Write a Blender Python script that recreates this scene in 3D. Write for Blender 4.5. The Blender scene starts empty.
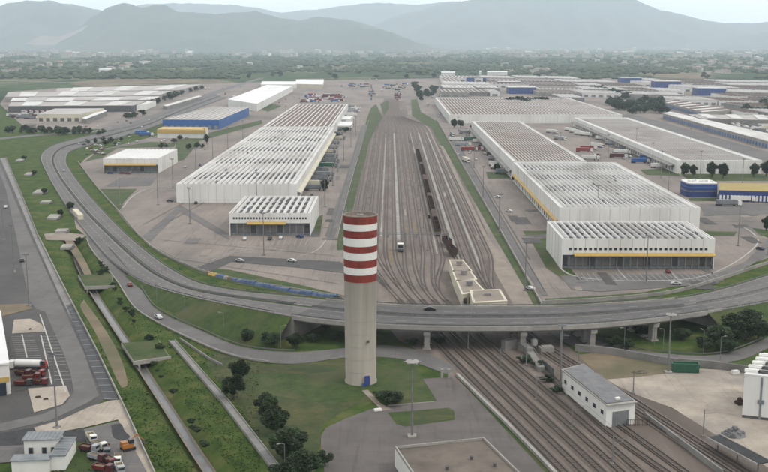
import bpy, bmesh, math, random
from mathutils import Vector, Matrix
from mathutils.geometry import tessellate_polygon
from mathutils import noise as mnoise
random.seed(7)
sc = bpy.context.scene
COL = sc.collection
R = math.radians
# ------------------------------------------------------------------ camera
CAMH = 100.0
F = 1050.0
PITCH = math.atan(194 / F)
YAW = math.atan(6 / F)            # aim a touch left of +Y, the heading of the rail yard
cd = bpy.data.cameras.new('camera'); cam = bpy.data.objects.new('camera', cd); COL.objects.link(cam)
cd.sensor_width = 36; cd.lens = F / 768 * 36; cd.clip_start = 1; cd.clip_end = 90000
cam.location = (0, 0, CAMH); cam.rotation_euler = (math.pi / 2 - PITCH, 0, YAW)
sc.camera = cam
# ------------------------------------------------------------------ world, sun, exposure
SUN_EL, SUN_AZ = R(50), R(112)    # azimuth clockwise from +Y
wd = bpy.data.worlds.new('World'); sc.world = wd; wd.use_nodes = True
nt = wd.node_tree; N = nt.nodes; Lk = nt.links
bg = N['Background']; bg.inputs['Strength'].default_value = 0.135
sky = N.new('ShaderNodeTexSky'); sky.sky_type = 'NISHITA'; sky.sun_disc = False
sky.sun_elevation = SUN_EL; sky.sun_rotation = SUN_AZ
sky.air_density = 1.0; sky.dust_density = 3.0; sky.ozone_density = 1.0; sky.altitude = 100
hsv = N.new('ShaderNodeHueSaturation'); hsv.inputs['Saturation'].default_value = 0.35
Lk.new(sky.outputs[0], hsv.inputs['Color'])
tc = N.new('ShaderNodeTexCoord')
mp = N.new('ShaderNodeMapping'); mp.inputs['Scale'].default_value = (1, 1, 5)
nz = N.new('ShaderNodeTexNoise'); nz.inputs['Scale'].default_value = 2.2; nz.inputs['Detail'].default_value = 7
nz.inputs['Roughness'].default_value = 0.55
cr = N.new('ShaderNodeValToRGB')
cr.color_ramp.elements[0].position = 0.36; cr.color_ramp.elements[0].color = (11.6, 11.9, 12.5, 1)
cr.color_ramp.elements[1].position = 0.66; cr.color_ramp.elements[1].color = (17.0, 16.7, 16.2, 1)
Lk.new(tc.outputs['Generated'], mp.inputs['Vector']); Lk.new(mp.outputs[0], nz.inputs['Vector']); Lk.new(nz.outputs[0], cr.inputs[0])
mx = N.new('ShaderNodeMix'); mx.data_type = 'RGBA'; mx.inputs[0].default_value = 0.8
Lk.new(hsv.outputs[0], mx.inputs[6]); Lk.new(cr.outputs[0], mx.inputs[7]); Lk.new(mx.outputs[2], bg.inputs['Color'])
sd = bpy.data.lights.new('sun', 'SUN'); sd.energy = 1.5; sd.angle = R(12); sd.color = (1, 0.94, 0.85)
sun = bpy.data.objects.new('sun', sd); COL.objects.link(sun)
sdir = Vector((math.sin(SUN_AZ) * math.cos(SUN_EL), math.cos(SUN_AZ) * math.cos(SUN_EL), math.sin(SUN_EL)))
sun.rotation_euler = (-sdir).to_track_quat('-Z', 'Y').to_euler()
vs = sc.view_settings; vs.view_transform = 'Standard'; vs.look = 'None'; vs.gamma = 1; vs.use_curve_mapping = False
vs.exposure = 0.03
sc.render.engine = 'CYCLES'
sc.cycles.max_bounces = 5; sc.cycles.volume_bounces = 3; sc.cycles.diffuse_bounces = 3

# ------------------------------------------------------------------ helpers
_cy, _sy = math.cos(YAW), math.sin(YAW)
def W(px, py, z=0.0):
    """world point at height z seen at photo pixel (px, py): used to survey the site"""
    a = (px - 384) / F; b = -(py - 236) / F
    x = a; y = math.cos(PITCH) + b * math.sin(PITCH); w = -math.sin(PITCH) + b * math.cos(PITCH)
    X = x * _cy - y * _sy; Y = x * _sy + y * _cy
    t = (z - CAMH) / w
    return Vector((X * t, Y * t, z))

def spline(pts, step=4.0):
    """Catmull-Rom through world points"""
    pts = [Vector(p) for p in pts]
    P = [pts[0] * 2 - pts[1]] + pts + [pts[-1] * 2 - pts[-2]]
    out = []
    for i in range(1, len(P) - 2):
        a, b, c, d = P[i - 1], P[i], P[i + 1], P[i + 2]
        n = max(2, int((c - b).length / step))
        for k in range(n):
            t = k / n
            h = (c - b).length; m0 = (c - a) * (h / max(1e-6, (c - b).length + (b - a).length)); m1 = (d - b) * (h / max(1e-6, (d - c).length + (c - b).length))
            t2, t3 = t * t, t ** 3
            out.append(b * (2 * t3 - 3 * t2 + 1) + m0 * (t3 - 2 * t2 + t) + c * (3 * t2 - 2 * t3) + m1 * (t3 - t2))
    out.append(pts[-1])
    return out

def resample(pts, n):
    L = [0]
    for i in range(1, len(pts)): L.append(L[-1] + (pts[i] - pts[i - 1]).length)
    out = []; j = 0
    for k in range(n):
        s = L[-1] * k / (n - 1)
        while j < len(L) - 2 and L[j + 1] < s: j += 1
        t = (s - L[j]) / max(1e-6, L[j + 1] - L[j])
        out.append(pts[j].lerp(pts[j + 1], min(1, t)))
    return out

def offset(pts, d):
    """shift a polyline to its right by d (horizontal)"""
    out = []
    for i, p in enumerate(pts):
        t = pts[min(i + 1, len(pts) - 1)] - pts[max(i - 1, 0)]; t.z = 0
        t.normalize(); n = Vector((t.y, -t.x, 0))
        out.append(p + n * d)
    return out

class MB:
    def __init__(s): s.v = []; s.f = []; s.m = []
    def face(s, pts, m=0):
        b = len(s.v); s.v += [tuple(p) for p in pts]; s.f.append(tuple(range(b, b + len(pts)))); s.m.append(m)
    def box(s, c, size, rz=0, m=0, taper=1.0):
        cx, cy, cz = c; sx, sy, sz = [q / 2 for q in size]; b = len(s.v); ca, sa = math.cos(rz), math.sin(rz)
        for z in (-1, 1):
            k = taper if z > 0 else 1
            for x, y in ((-1, -1), (1, -1), (1, 1), (-1, 1)):
                X, Y = x * sx * k, y * sy * k
                s.v.append((cx + X * ca - Y * sa, cy + X * sa + Y * ca, cz + z * sz))
        for f in ((0, 3, 2, 1), (4, 5, 6, 7), (0, 1, 5, 4), (1, 2, 6, 5), (2, 3, 7, 6), (3, 0, 4, 7)):
            s.f.append(tuple(b + i for i in f)); s.m.append(m)
    def b0(s, x0, x1, y0, y1, z0, z1, m=0):
        s.box(((x0 + x1) / 2, (y0 + y1) / 2, (z0 + z1) / 2), (abs(x1 - x0), abs(y1 - y0), abs(z1 - z0)), 0, m)
    def tube(s, a, b, r0, r1=None, n=8, m=0, cap=True):
        a = Vector(a); b = Vector(b); r1 = r0 if r1 is None else r1
        d = (b - a).normalized(); u = d.orthogonal().normalized(); w = d.cross(u); k0 = len(s.v)
        for p, r in ((a, r0), (b, r1)):
            for i in range(n):
                t = 2 * math.pi * i / n; s.v.append(tuple(p + u * math.cos(t) * r + w * math.sin(t) * r))
        for i in range(n):
            j = (i + 1) % n; s.f.append((k0 + i, k0 + j, k0 + n + j, k0 + n + i)); s.m.append(m)
        if cap:
            s.f.append(tuple(k0 + n + i for i in range(n))); s.m.append(m)
            s.f.append(tuple(k0 + n - 1 - i for i in range(n))); s.m.append(m)
    def lathe(s, prof, n=32, m=0, mats=None, c=(0, 0)):
        k0 = len(s.v)
        for r, z in prof:
            for i in range(n):
                t = 2 * math.pi * i / n; s.v.append((c[0] + r * math.cos(t), c[1] + r * math.sin(t), z))
        for q in range(len(prof) - 1):
            for i in range(n):
                j = (i + 1) % n; s.f.append((k0 + q * n + i, k0 + q * n + j, k0 + (q + 1) * n + j, k0 + (q + 1) * n + i)); s.m.append(mats[q] if mats else m)
    def ribbon(s, A, B, m=0):
        k0 = len(s.v); n = len(A)
        for a, b in zip(A, B): s.v.append(tuple(a)); s.v.append(tuple(b))
        for i in range(n - 1):
            s.f.append((k0 + 2 * i, k0 + 2 * i + 1, k0 + 2 * i + 3, k0 + 2 * i + 2)); s.m.append(m)
    def sweep(s, line, prof, m=0, closed=True):
        """profile of (right offset, z) swept along a polyline"""
        k0 = len(s.v); n = len(line); q = len(prof)
        offs = [offset(line, o) for o, z in prof]
        for i in range(n):
            for j, (o, z) in enumerate(prof): p = offs[j][i]; s.v.append((p.x, p.y, p.z + z))
        for i in range(n - 1):
            for j in range(q if closed else q - 1):
                j2 = (j + 1) % q; s.f.append((k0 + i * q + j, k0 + i * q + j2, k0 + (i + 1) * q + j2, k0 + (i + 1) * q + j)); s.m.append(m)
        if closed:
            s.f.append(tuple(k0 + j for j in range(q))); s.m.append(m)
            s.f.append(tuple(k0 + (n - 1) * q + j for j in reversed(range(q)))); s.m.append(m)
    def prism(s, poly, z0, z1, m=0, mtop=None):
        """poly: list of (x,y)"""
        n = len(poly); k0 = len(s.v)
        for z in (z0, z1):
            for p in poly: s.v.append((p[0], p[1], z))
        for i in range(n):
            j = (i + 1) % n; s.f.append((k0 + i, k0 + j, k0 + n + j, k0 + n + i)); s.m.append(m)
        s.f.append(tuple(k0 + n + i for i in range(n))); s.m.append(m if mtop is None else mtop)
        s.f.append(tuple(k0 + i for i in reversed(range(n)))); s.m.append(m)
    def mesh(s, name, mats, smooth=False):
        me = bpy.data.meshes.new(name); me.from_pydata(s.v, [], s.f)
        if not isinstance(mats, (list, tuple)): mats = [mats]
        for x in mats: me.materials.append(x)
        if len(mats) > 1: me.polygons.foreach_set('material_index', s.m)
        if smooth: me.polygons.foreach_set('use_smooth', [True] * len(s.f))
        me.update()
        return me
    def build(s, name, mats, parent=None, smooth=False, fix=True):
        me = s.mesh(name, mats, smooth)
        if fix:
            bm = bmesh.new(); bm.from_mesh(me); bmesh.ops.recalc_face_normals(bm, faces=bm.faces); bm.to_mesh(me); bm.free()
        o = bpy.data.objects.new(name, me); COL.objects.link(o)
        if parent: o.parent = parent
        return o

def tag(o, label=None, cat=None, group=None, kind=None):
    if label: o['label'] = label
    if cat: o['category'] = cat
    if group: o['group'] = group
    if kind: o['kind'] = kind
    return o
def empty(name, loc=(0, 0, 0), rz=0, label=None, cat=None, group=None):
    o = bpy.data.objects.new(name, None); COL.objects.link(o); o.location = loc; o.rotation_euler.z = rz
    o.empty_display_size = 1
    return tag(o, label, cat, group)
KIDS = {}
def kids(o):
    return [c for c in o.children]
def copy_tree(o, parent=None):
    c = o.copy(); COL.objects.link(c); c.parent = parent
    for ch in kids(o): copy_tree(ch, c)
    return c
ORD = ['nearest', 'second nearest', 'third nearest', 'fourth nearest', 'fifth nearest', 'sixth nearest', 'seventh nearest', 'eighth nearest',
       'ninth nearest', 'tenth nearest', 'eleventh nearest', 'twelfth nearest', 'thirteenth nearest', 'fourteenth nearest', 'fifteenth nearest', 'sixteenth nearest']
ORDN = ['first', 'second', 'third', 'fourth', 'fifth', 'sixth', 'seventh', 'eighth', 'ninth', 'tenth', 'eleventh', 'twelfth', 'thirteenth', 'fourteenth', 'fifteenth', 'sixteenth', 'seventeenth', 'eighteenth', 'nineteenth', 'twentieth'] + ['twenty-' + w for w in ('first', 'second', 'third', 'fourth', 'fifth', 'sixth', 'seventh', 'eighth', 'ninth')]
LAND = []        # (x, y, name) landmarks for labels
def land(px, py, name):
    p = W(px, py); LAND.append((p.x, p.y, name))
def autolabel(objs, what, cat, group, rel='near'):
    by = {}
    for o in objs:
        q = min(LAND, key=lambda l: ((l[0] - o.location.x) ** 2 + (l[1] - o.location.y) ** 2))
        by.setdefault((o.get('_w', what), q[2]), []).append(o)
    for (w, nm), L in by.items():
        L.sort(key=lambda o: o.location.y)
        for i, o in enumerate(L):
            s = f'{w} {rel} {nm}'
            if len(L) > 1: s += f', {ORDN[min(i, 28)]} from the front'
            tag(o, s, cat, group)
            if '_w' in o: del o['_w']

# ------------------------------------------------------------------ materials
KF = dict(worn_asphalt=.86, road_asphalt=.64, grey_asphalt=.52, plaza_asphalt=.6, deck_asphalt=.62, yard_ballast=.54, track_ballast=.5, pale_track_ballast=.72, pale_gravel=.85, grass=.66, lawn=.68, dry_grass=.72, concrete=.78, green_foliage=.7, dark_foliage=.65, galvanised_barrier=.7, road_paint=.9,
          old_concrete=.78, tower_concrete=.86, sandy_path=.85, grey_flat_roof=.75, mountain_slope=.7, plain_fields=.72, roof_brown=.85, roof_gutter_grey=.85, sleeper_concrete=.65, brown_dirt=.85, canal_water=.5, distant_foliage=.85, paint_white=.8)
KA = 0.74      # overall albedo level of the site
def mat(name, c1, c2=None, scale=0.3, rough=0.9, c3=None, scale2=0.02, stretch=(1, 1, 1), bump=0.0, metal=0.0, obj=False, detail=8, lo=0.35, hi=0.65, f2=0.6, rgh=0.65, marks=0):
    m = bpy.data.materials.new(name); m.use_nodes = True; t = m.node_tree; n = t.nodes; l = t.links
    p = n['Principled BSDF']; p.inputs['Roughness'].default_value = rough; p.inputs['Metallic'].default_value = metal
    p.inputs['Specular IOR Level'].default_value = 0.3
    if c2 is None: c2 = tuple(v * 0.8 for v in c1)
    k = KA * KF.get(name, 1.0); c1 = tuple(v * k for v in c1); c2 = tuple(v * k for v in c2); c3 = c3 and tuple(v * k for v in c3)
    c1 = (*c1, 1)
    tcn = n.new('ShaderNodeTexCoord'); mpn = n.new('ShaderNodeMapping'); mpn.inputs['Scale'].default_value = stretch
    if obj: l.new(tcn.outputs['Object'], mpn.inputs['Vector'])
    else:
        g = n.new('ShaderNodeNewGeometry'); l.new(g.outputs['Position'], mpn.inputs['Vector'])
    a = n.new('ShaderNodeTexNoise'); a.inputs['Scale'].default_value = scale; a.inputs['Detail'].default_value = detail; a.inputs['Roughness'].default_value = rgh
    l.new(mpn.outputs[0], a.inputs['Vector'])
    r = n.new('ShaderNodeValToRGB'); r.color_ramp.elements[0].position = lo; r.color_ramp.elements[1].position = hi
    r.color_ramp.elements[0].color = c1; r.color_ramp.elements[1].color = (*c2, 1)
    l.new(a.outputs[0], r.inputs[0]); col = r.outputs[0]
    if c3:
        b = n.new('ShaderNodeTexNoise'); b.inputs['Scale'].default_value = scale2; b.inputs['Detail'].default_value = 5
        l.new(mpn.outputs[0], b.inputs['Vector'])
        r2 = n.new('ShaderNodeValToRGB'); r2.color_ramp.elements[0].position = 0.48; r2.color_ramp.elements[1].position = 0.66
        r2.color_ramp.elements[0].color = (0, 0, 0, 1); r2.color_ramp.elements[1].color = (f2, f2, f2, 1)
        l.new(b.outputs[0], r2.inputs[0])
        x = n.new('ShaderNodeMix'); x.data_type = 'RGBA'; l.new(r2.outputs[0], x.inputs[0]); l.new(col, x.inputs[6]); x.inputs[7].default_value = (*c3, 1)
        col = x.outputs[2]
    if marks:
        for (st, rot, ds, w) in (((.9, .035, 1), .12, 2.0, marks), ((.03, .7, 1), -.2, 3.0, marks * .7)):
            mp2 = n.new('ShaderNodeMapping'); mp2.inputs['Scale'].default_value = st; mp2.inputs['Rotation'].default_value = (0, 0, rot); g2 = n.new('ShaderNodeNewGeometry'); l.new(g2.outputs['Position'], mp2.inputs['Vector'])
            b = n.new('ShaderNodeTexNoise'); b.inputs['Scale'].default_value = .45; b.inputs['Detail'].default_value = 6; b.inputs['Distortion'].default_value = ds; b.inputs['Roughness'].default_value = .7; l.new(mp2.outputs[0], b.inputs['Vector'])
            r3 = n.new('ShaderNodeValToRGB'); e = r3.color_ramp.elements; e[0].position = .3; e[0].color = (1 - w, 1 - w, 1 - w, 1); e[1].position = .46; e[1].color = (1, 1, 1, 1); q = e.new(.6); q.color = (1, 1, 1, 1); q = e.new(.72); q.color = (1 + w * .5,) * 3 + (1,)
            l.new(b.outputs[0], r3.inputs[0]); x2 = n.new('ShaderNodeMix'); x2.data_type = 'RGBA'; x2.blend_type = 'MULTIPLY'; x2.inputs[0].default_value = 1; l.new(col, x2.inputs[6]); l.new(r3.outputs[0], x2.inputs[7]); col = x2.outputs[2]
    l.new(col, p.inputs['Base Color'])
    if bump:
        bp = n.new('ShaderNodeBump'); bp.inputs['Strength'].default_value = bump; bp.inputs['Distance'].default_value = 0.3
        l.new(a.outputs[0], bp.inputs['Height']); l.new(bp.outputs[0], p.inputs['Normal'])
    return m

M = {}
M['grass'] = mat('grass', (0.018, 0.040, 0.004), (0.064, 0.092, 0.011), 0.16, c3=(0.14, 0.12, 0.055), scale2=0.045, bump=0.6, f2=0.8, lo=.4, hi=.6, rgh=.78, detail=14)
M['lawn'] = mat('lawn', (0.026, 0.058, 0.006), (0.066, 0.104, 0.012), 0.25, c3=(0.12, 0.115, 0.045), scale2=0.06, bump=0.5, lo=.4, hi=.6, rgh=.78, detail=14, f2=.7)
M['dry'] = mat('dry_grass', (0.035, 0.055, 0.008), (0.105, 0.105, 0.028), 0.18, c3=(0.035, 0.065, 0.016), scale2=0.06, lo=.4, hi=.6, rgh=.78, detail=14, f2=.85)
M['lot'] = mat('worn_asphalt', (0.215, 0.180, 0.155), (0.282, 0.238, 0.207), 0.05, c3=(0.145, 0.128, 0.115), scale2=0.016, stretch=(1, 0.5, 1), detail=14, f2=0.8, marks=.42, lo=.4, hi=.6, rgh=.75)
M['lotdark'] = mat('grey_asphalt', (0.105, 0.10, 0.098), (0.145, 0.135, 0.13), 0.08, c3=(0.19, 0.175, 0.165), scale2=0.03, detail=12, marks=.25)
M['road'] = mat('road_asphalt', (0.175, 0.165, 0.158), (0.23, 0.215, 0.205), 0.15, c3=(0.14, 0.13, 0.125), scale2=0.03, detail=12, marks=.22)
M['deck'] = mat('deck_asphalt', (0.125, 0.12, 0.118), (0.165, 0.158, 0.155), 0.15, c3=(0.19, 0.18, 0.175), scale2=0.04, detail=12, stretch=(.2, 1, 1), marks=.2)
M['plaza'] = mat('plaza_asphalt', (0.15, 0.132, 0.122), (0.20, 0.178, 0.165), 0.12, c3=(0.23, 0.195, 0.18), scale2=0.05, detail=14, marks=.25)
M['tar'] = mat('fresh_tar', (0.018, 0.018, 0.02), (0.035, 0.035, 0.037), 0.4, 0.8)
M['bay'] = mat('parking_tar', (0.03, 0.032, 0.036), (0.06, 0.06, 0.065), 0.3, 0.7)
M['sand'] = mat('pale_gravel', (0.34, 0.29, 0.235), (0.47, 0.41, 0.335), 0.1, c3=(0.24, 0.215, 0.195), scale2=0.035, detail=14, f2=0.9, lo=.4, hi=.6, rgh=.75, marks=.3)
M['path'] = mat('sandy_path', (0.24, 0.2, 0.165), (0.32, 0.27, 0.22), 0.15, c3=(0.18, 0.165, 0.13), scale2=0.05)
M['dirt'] = mat('brown_dirt', (0.15, 0.115, 0.07), (0.22, 0.17, 0.11), 0.12, c3=(0.08, 0.09, 0.04), scale2=0.04)
M['ballast'] = mat('yard_ballast', (0.20, 0.155, 0.128), (0.36, 0.295, 0.25), 0.22, c3=(0.16, 0.125, 0.105), scale2=0.03, stretch=(1, 0.18, 1), detail=12, f2=0.85)
M['bed'] = mat('track_ballast', (0.115, 0.088, 0.073), (0.175, 0.14, 0.118), 0.9, stretch=(1, 0.2, 1), c3=(0.15, 0.10, 0.08), scale2=0.04, detail=12)
M['bed2'] = mat('pale_track_ballast', (0.16, 0.125, 0.105), (0.26, 0.21, 0.18), 0.9, stretch=(1, 0.12, 1), c3=(0.15, 0.12, 0.1), scale2=0.05, detail=12)
M['rail'] = mat('rail_steel', (0.05, 0.034, 0.026), (0.075, 0.052, 0.04), 0.5, 0.55, metal=0.3)
M['sleeper'] = mat('sleeper_concrete', (0.16, 0.13, 0.11), (0.22, 0.19, 0.165), 0.9)
M['conc'] = mat('concrete', (0.33, 0.31, 0.28), (0.42, 0.40, 0.36), 0.3, c3=(0.22, 0.205, 0.19), scale2=0.08)
M['conc2'] = mat('old_concrete', (0.23, 0.22, 0.205), (0.31, 0.30, 0.28), 0.3, c3=(0.15, 0.145, 0.135), scale2=0.08)
M['barrier'] = mat('galvanised_barrier', (0.13, 0.13, 0.125), (0.2, 0.2, 0.19), 0.4, 0.6)
M['paint'] = mat('road_paint', (0.55, 0.54, 0.5), (0.35, 0.33, 0.31), 0.4)
M['oldpaint'] = mat('worn_paint', (0.42, 0.4, 0.37), (0.28, 0.26, 0.25), 0.5)
M['tower'] = mat('tower_concrete', (0.29, 0.265, 0.22), (0.37, 0.34, 0.285), 0.25, c3=(0.20, 0.18, 0.145), scale2=0.22, stretch=(1, 1, 0.07), detail=10, obj=True)
M['red'] = mat('tower_red', (0.155, 0.018, 0.012), (0.23, 0.035, 0.022), 0.6, c3=(0.10, 0.022, 0.016), scale2=0.4, obj=True, rough=0.8, stretch=(1, 1, 0.3))
M['white'] = mat('white_panel', (0.72, 0.71, 0.67), (0.64, 0.63, 0.595), 0.35, 0.6, c3=(0.52, 0.50, 0.455), scale2=0.06, stretch=(1, 1, 0.15), f2=0.55)
M['cream'] = mat('cream_panel', (0.60, 0.56, 0.44), (0.52, 0.48, 0.37), 0.35, 0.7, c3=(0.42, 0.385, 0.3), scale2=0.07)
M['wroof'] = mat('white_roof', (0.60, 0.59, 0.56), (0.50, 0.49, 0.465), 0.12, 0.7, c3=(0.36, 0.335, 0.305), scale2=0.045, stretch=(1, 0.35, 1), detail=12, f2=.75)
M['wroof2'] = mat('clean_white_roof', (0.74, 0.74, 0.72), (0.66, 0.66, 0.64), 0.12, 0.6, c3=(0.55, 0.545, 0.53), scale2=0.02)
M['valley'] = mat('roof_gutter_grey', (0.27, 0.26, 0.25), (0.40, 0.385, 0.37), 0.3, stretch=(1, 0.25, 1), c3=(0.2, 0.19, 0.18), scale2=0.05)
M['brown'] = mat('roof_brown', (0.14, 0.092, 0.07), (0.20, 0.145, 0.115), 0.3, stretch=(1, 0.25, 1), c3=(0.13, 0.10, 0.085), scale2=0.05)
M['vent'] = mat('vent_dark', (0.06, 0.06, 0.062), (0.11, 0.11, 0.11), 0.8, obj=True)
M['dock'] = mat('dock_grey', (0.15, 0.165, 0.175), (0.22, 0.235, 0.24), 0.6, 0.6, c3=(0.1, 0.11, 0.12), scale2=0.2)
M['glass'] = mat('dark_glass', (0.02, 0.026, 0.035), (0.035, 0.045, 0.055), 0.5, 0.15)
M['yellow'] = mat('yellow_trim', (0.50, 0.33, 0.09), (0.42, 0.28, 0.075), 0.5, 0.6)
M['olive'] = mat('olive_yellow_panel', (0.34, 0.26, 0.07), (0.27, 0.2, 0.06), 0.4, 0.7)
M['blue'] = mat('blue_panel', (0.02, 0.085, 0.27), (0.03, 0.12, 0.34), 0.3, 0.5)
M['navy'] = mat('navy_panel', (0.02, 0.04, 0.16), (0.03, 0.055, 0.2), 0.1, 0.6)
M['bluetarp'] = mat('blue_tarpaulin', (0.03, 0.06, 0.14), (0.06, 0.10, 0.2), 0.8, 0.5, c3=(0.12, 0.15, 0.2), scale2=0.3)
M['groof'] = mat('grey_flat_roof', (0.15, 0.125, 0.10), (0.23, 0.19, 0.155), 0.2, c3=(0.07, 0.058, 0.045), scale2=0.1, f2=.85, detail=12)
M['slate'] = mat('slate_roof', (0.13, 0.13, 0.135), (0.19, 0.19, 0.19), 0.4)
M['pale'] = mat('pale_hangar_roof', (0.36, 0.335, 0.315), (0.44, 0.42, 0.40), 0.02, c3=(0.29, 0.25, 0.23), scale2=0.01, stretch=(1, 0.4, 1))
M['metal'] = mat('mast_steel', (0.16, 0.165, 0.165), (0.22, 0.22, 0.22), 0.5, 0.5, metal=0.3)
M['darkmetal'] = mat('dark_steel', (0.035, 0.035, 0.036), (0.06, 0.055, 0.052), 0.5, 0.6)
M['wagon'] = mat('rusty_wagon', (0.045, 0.024, 0.017), (0.075, 0.039, 0.027), 0.5, 0.8, c3=(0.035, 0.022, 0.017), scale2=0.15)
M['trunk'] = mat('bark', (0.06, 0.045, 0.03), (0.1, 0.075, 0.05), 2.0)
M['leafd'] = mat('dark_foliage', (0.014, 0.032, 0.009), (0.04, 0.07, 0.02), 0.6, rough=0.8)
M['leaf'] = mat('green_foliage', (0.022, 0.052, 0.014), (0.05, 0.09, 0.026), 0.5, rough=0.8)
M['leaff'] = mat('distant_foliage', (0.025, 0.05, 0.02), (0.06, 0.085, 0.032), 0.01, rough=0.9)
M['tyre'] = mat('rubber', (0.015, 0.015, 0.015), (0.025, 0.025, 0.025), 2)
M['roofred'] = mat('terracotta', (0.22, 0.12, 0.085), (0.30, 0.17, 0.12), 0.05)
M['hwall'] = mat('house_wall', (0.50, 0.46, 0.41), (0.40, 0.365, 0.33), 0.01)
M['water'] = mat('canal_water', (0.20, 0.205, 0.20), (0.27, 0.27, 0.26), 0.4, 0.35)
M['mount'] = mat('mountain_slope', (0.04, 0.06, 0.03), (0.085, 0.095, 0.05), 0.004, c3=(0.12, 0.115, 0.075), scale2=0.0012, detail=10)
M['quarry'] = mat('quarry_rock', (0.24, 0.19, 0.16), (0.17, 0.15, 0.12), 0.01)
CARC = {'white': (0.65, 0.65, 0.63), 'silver grey': (0.32, 0.33, 0.34), 'dark red': (0.13, 0.02, 0.018), 'dark blue': (0.02, 0.04, 0.14), 'black': (0.02, 0.02, 0.022), 'red': (0.24, 0.035, 0.03), 'green': (0.03, 0.12, 0.07), 'orange': (0.35, 0.14, 0.03), 'teal': (0.03, 0.16, 0.15), 'maroon': (0.09, 0.018, 0.022)}
for k, c in list(CARC.items()): M['p_' + k] = mat('paint_' + k.replace(' ', '_'), c, tuple(v * .85 for v in c), 1.0, 0.35)

def far_ground():
    m = bpy.data.materials.new('plain_fields'); m.use_nodes = True; t = m.node_tree; n = t.nodes; l = t.links; p = n['Principled BSDF']
    p.inputs['Roughness'].default_value = 1; p.inputs['Specular IOR Level'].default_value = 0.1
    g = n.new('ShaderNodeNewGeometry'); mpn = n.new('ShaderNodeMapping'); mpn.inputs['Scale'].default_value = (0.0035, 0.0022, 1); mpn.inputs['Rotation'].default_value = (0, 0, 0.15)
    l.new(g.outputs['Position'], mpn.inputs['Vector'])
    v = n.new('ShaderNodeTexVoronoi'); v.distance = 'MANHATTAN'; v.inputs['Scale'].default_value = 1; l.new(mpn.outputs[0], v.inputs['Vector'])
    s = n.new('ShaderNodeSeparateColor'); l.new(v.outputs['Color'], s.inputs[0])
    r = n.new('ShaderNodeValToRGB'); r.color_ramp.interpolation = 'CONSTANT'
    cols = [(0, (0.035, 0.07, 0.025)), (0.3, (0.06, 0.10, 0.035)), (0.5, (0.03, 0.055, 0.022)), (0.68, (0.11, 0.125, 0.06)), (0.8, (0.05, 0.09, 0.03)), (0.93, (0.2, 0.165, 0.11))]
    e = r.color_ramp.elements
    while len(e) < len(cols): e.new(0.5)
    for i, (q, c) in enumerate(cols): e[i].position = q; e[i].color = (*c, 1)
    l.new(s.outputs[0], r.inputs[0])
    a = n.new('ShaderNodeTexNoise'); a.inputs['Scale'].default_value = 0.02; a.inputs['Detail'].default_value = 10; a.inputs['Roughness'].default_value = 0.7; l.new(g.outputs['Position'], a.inputs['Vector'])
    r2 = n.new('ShaderNodeValToRGB'); r2.color_ramp.elements[0].position = 0.4; r2.color_ramp.elements[0].color = (0.3, 0.3, 0.3, 1); r2.color_ramp.elements[1].position = 0.65; r2.color_ramp.elements[1].color = (1.0, 1.0, 1.0, 1)
    l.new(a.outputs[0], r2.inputs[0])
    x = n.new('ShaderNodeMix'); x.data_type = 'RGBA'; x.blend_type = 'MULTIPLY'; x.inputs[0].default_value = 1; l.new(r.outputs[0], x.inputs[6]); l.new(r2.outputs[0], x.inputs[7])
    # near the site the plain is rough grass
    sx = n.new('ShaderNodeSeparateXYZ'); l.new(g.outputs['Position'], sx.inputs[0])
    mr = n.new('ShaderNodeMapRange'); mr.inputs[1].default_value = 1500; mr.inputs[2].default_value = 1750; l.new(sx.outputs[1], mr.inputs[0])
    gr = n.new('ShaderNodeTexNoise'); gr.inputs['Scale'].default_value = 0.1; gr.inputs['Detail'].default_value = 12; gr.inputs['Roughness'].default_value = 0.7; l.new(g.outputs['Position'], gr.inputs['Vector'])
    r3 = n.new('ShaderNodeValToRGB'); e = r3.color_ramp.elements; e[0].position = 0.34; e[0].color = (0.017, 0.036, 0.009, 1); e[1].position = 0.5; e[1].color = (0.036, 0.058, 0.012, 1)
    q = e.new(0.62); q.color = (0.066, 0.072, 0.024, 1); q = e.new(0.72); q.color = (0.13, 0.105, 0.055, 1)
    l.new(gr.outputs[0], r3.inputs[0])
    y = n.new('ShaderNodeMix'); y.data_type = 'RGBA'; l.new(mr.outputs[0], y.inputs[0]); l.new(r3.outputs[0], y.inputs[6]); l.new(x.outputs[2], y.inputs[7])
    l.new(y.outputs[2], p.inputs['Base Color'])
    return m
M['plain'] = far_ground()

# landmarks for labels
for a in [(360, 388, 'the striped tower'), (270, 236, 'the small left white depot'), (236, 200, 'the long left white warehouse'), (310, 115, 'the brown striped left warehouse'),
          (190, 130, 'the blue fronted warehouse'), (135, 172, 'the small white shed on the left'), (640, 270, 'the right depot with yellow canopy'), (600, 190, 'the big right white warehouse'),
          (540, 140, 'the brown striped right warehouse'), (530, 108, 'the wide white far warehouse'), (720, 172, 'the long brown roofed warehouse'), (700, 197, 'the blue round building'),
          (480, 300, 'the cream yard offices'), (600, 415, 'the rail shed with slate roof'), (450, 460, 'the flat roofed foreground building'), (755, 420, 'the white hall at the right edge'),
          (5, 380, 'the white hall at the left edge'), (45, 470, 'the grey roofed villa'), (145, 352, 'the lower culvert bridge'), (95, 282, 'the upper culvert bridge'),
          (28, 180, 'the left side road'), (70, 120, 'the pale office on the far left'), (400, 245, 'the yard gantry'), (400, 100, 'the far yard throat'), (735, 330, 'the right embankment'),
          (275, 330, 'the left viaduct abutment'), (620, 100, 'the tree clump on the right'), (768, 240, 'the bend in the right road'), (740, 110, 'the far right sheds'), (60, 150, 'the left loop road bend'),
          (700, 400, 'the pale gravel yard'), (130, 440, 'the machinery yard'), (355, 150, 'the lorry park'), (490, 200, 'the right lot road'), (507, 350, 'the middle viaduct piers')]: land(*a)
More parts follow.
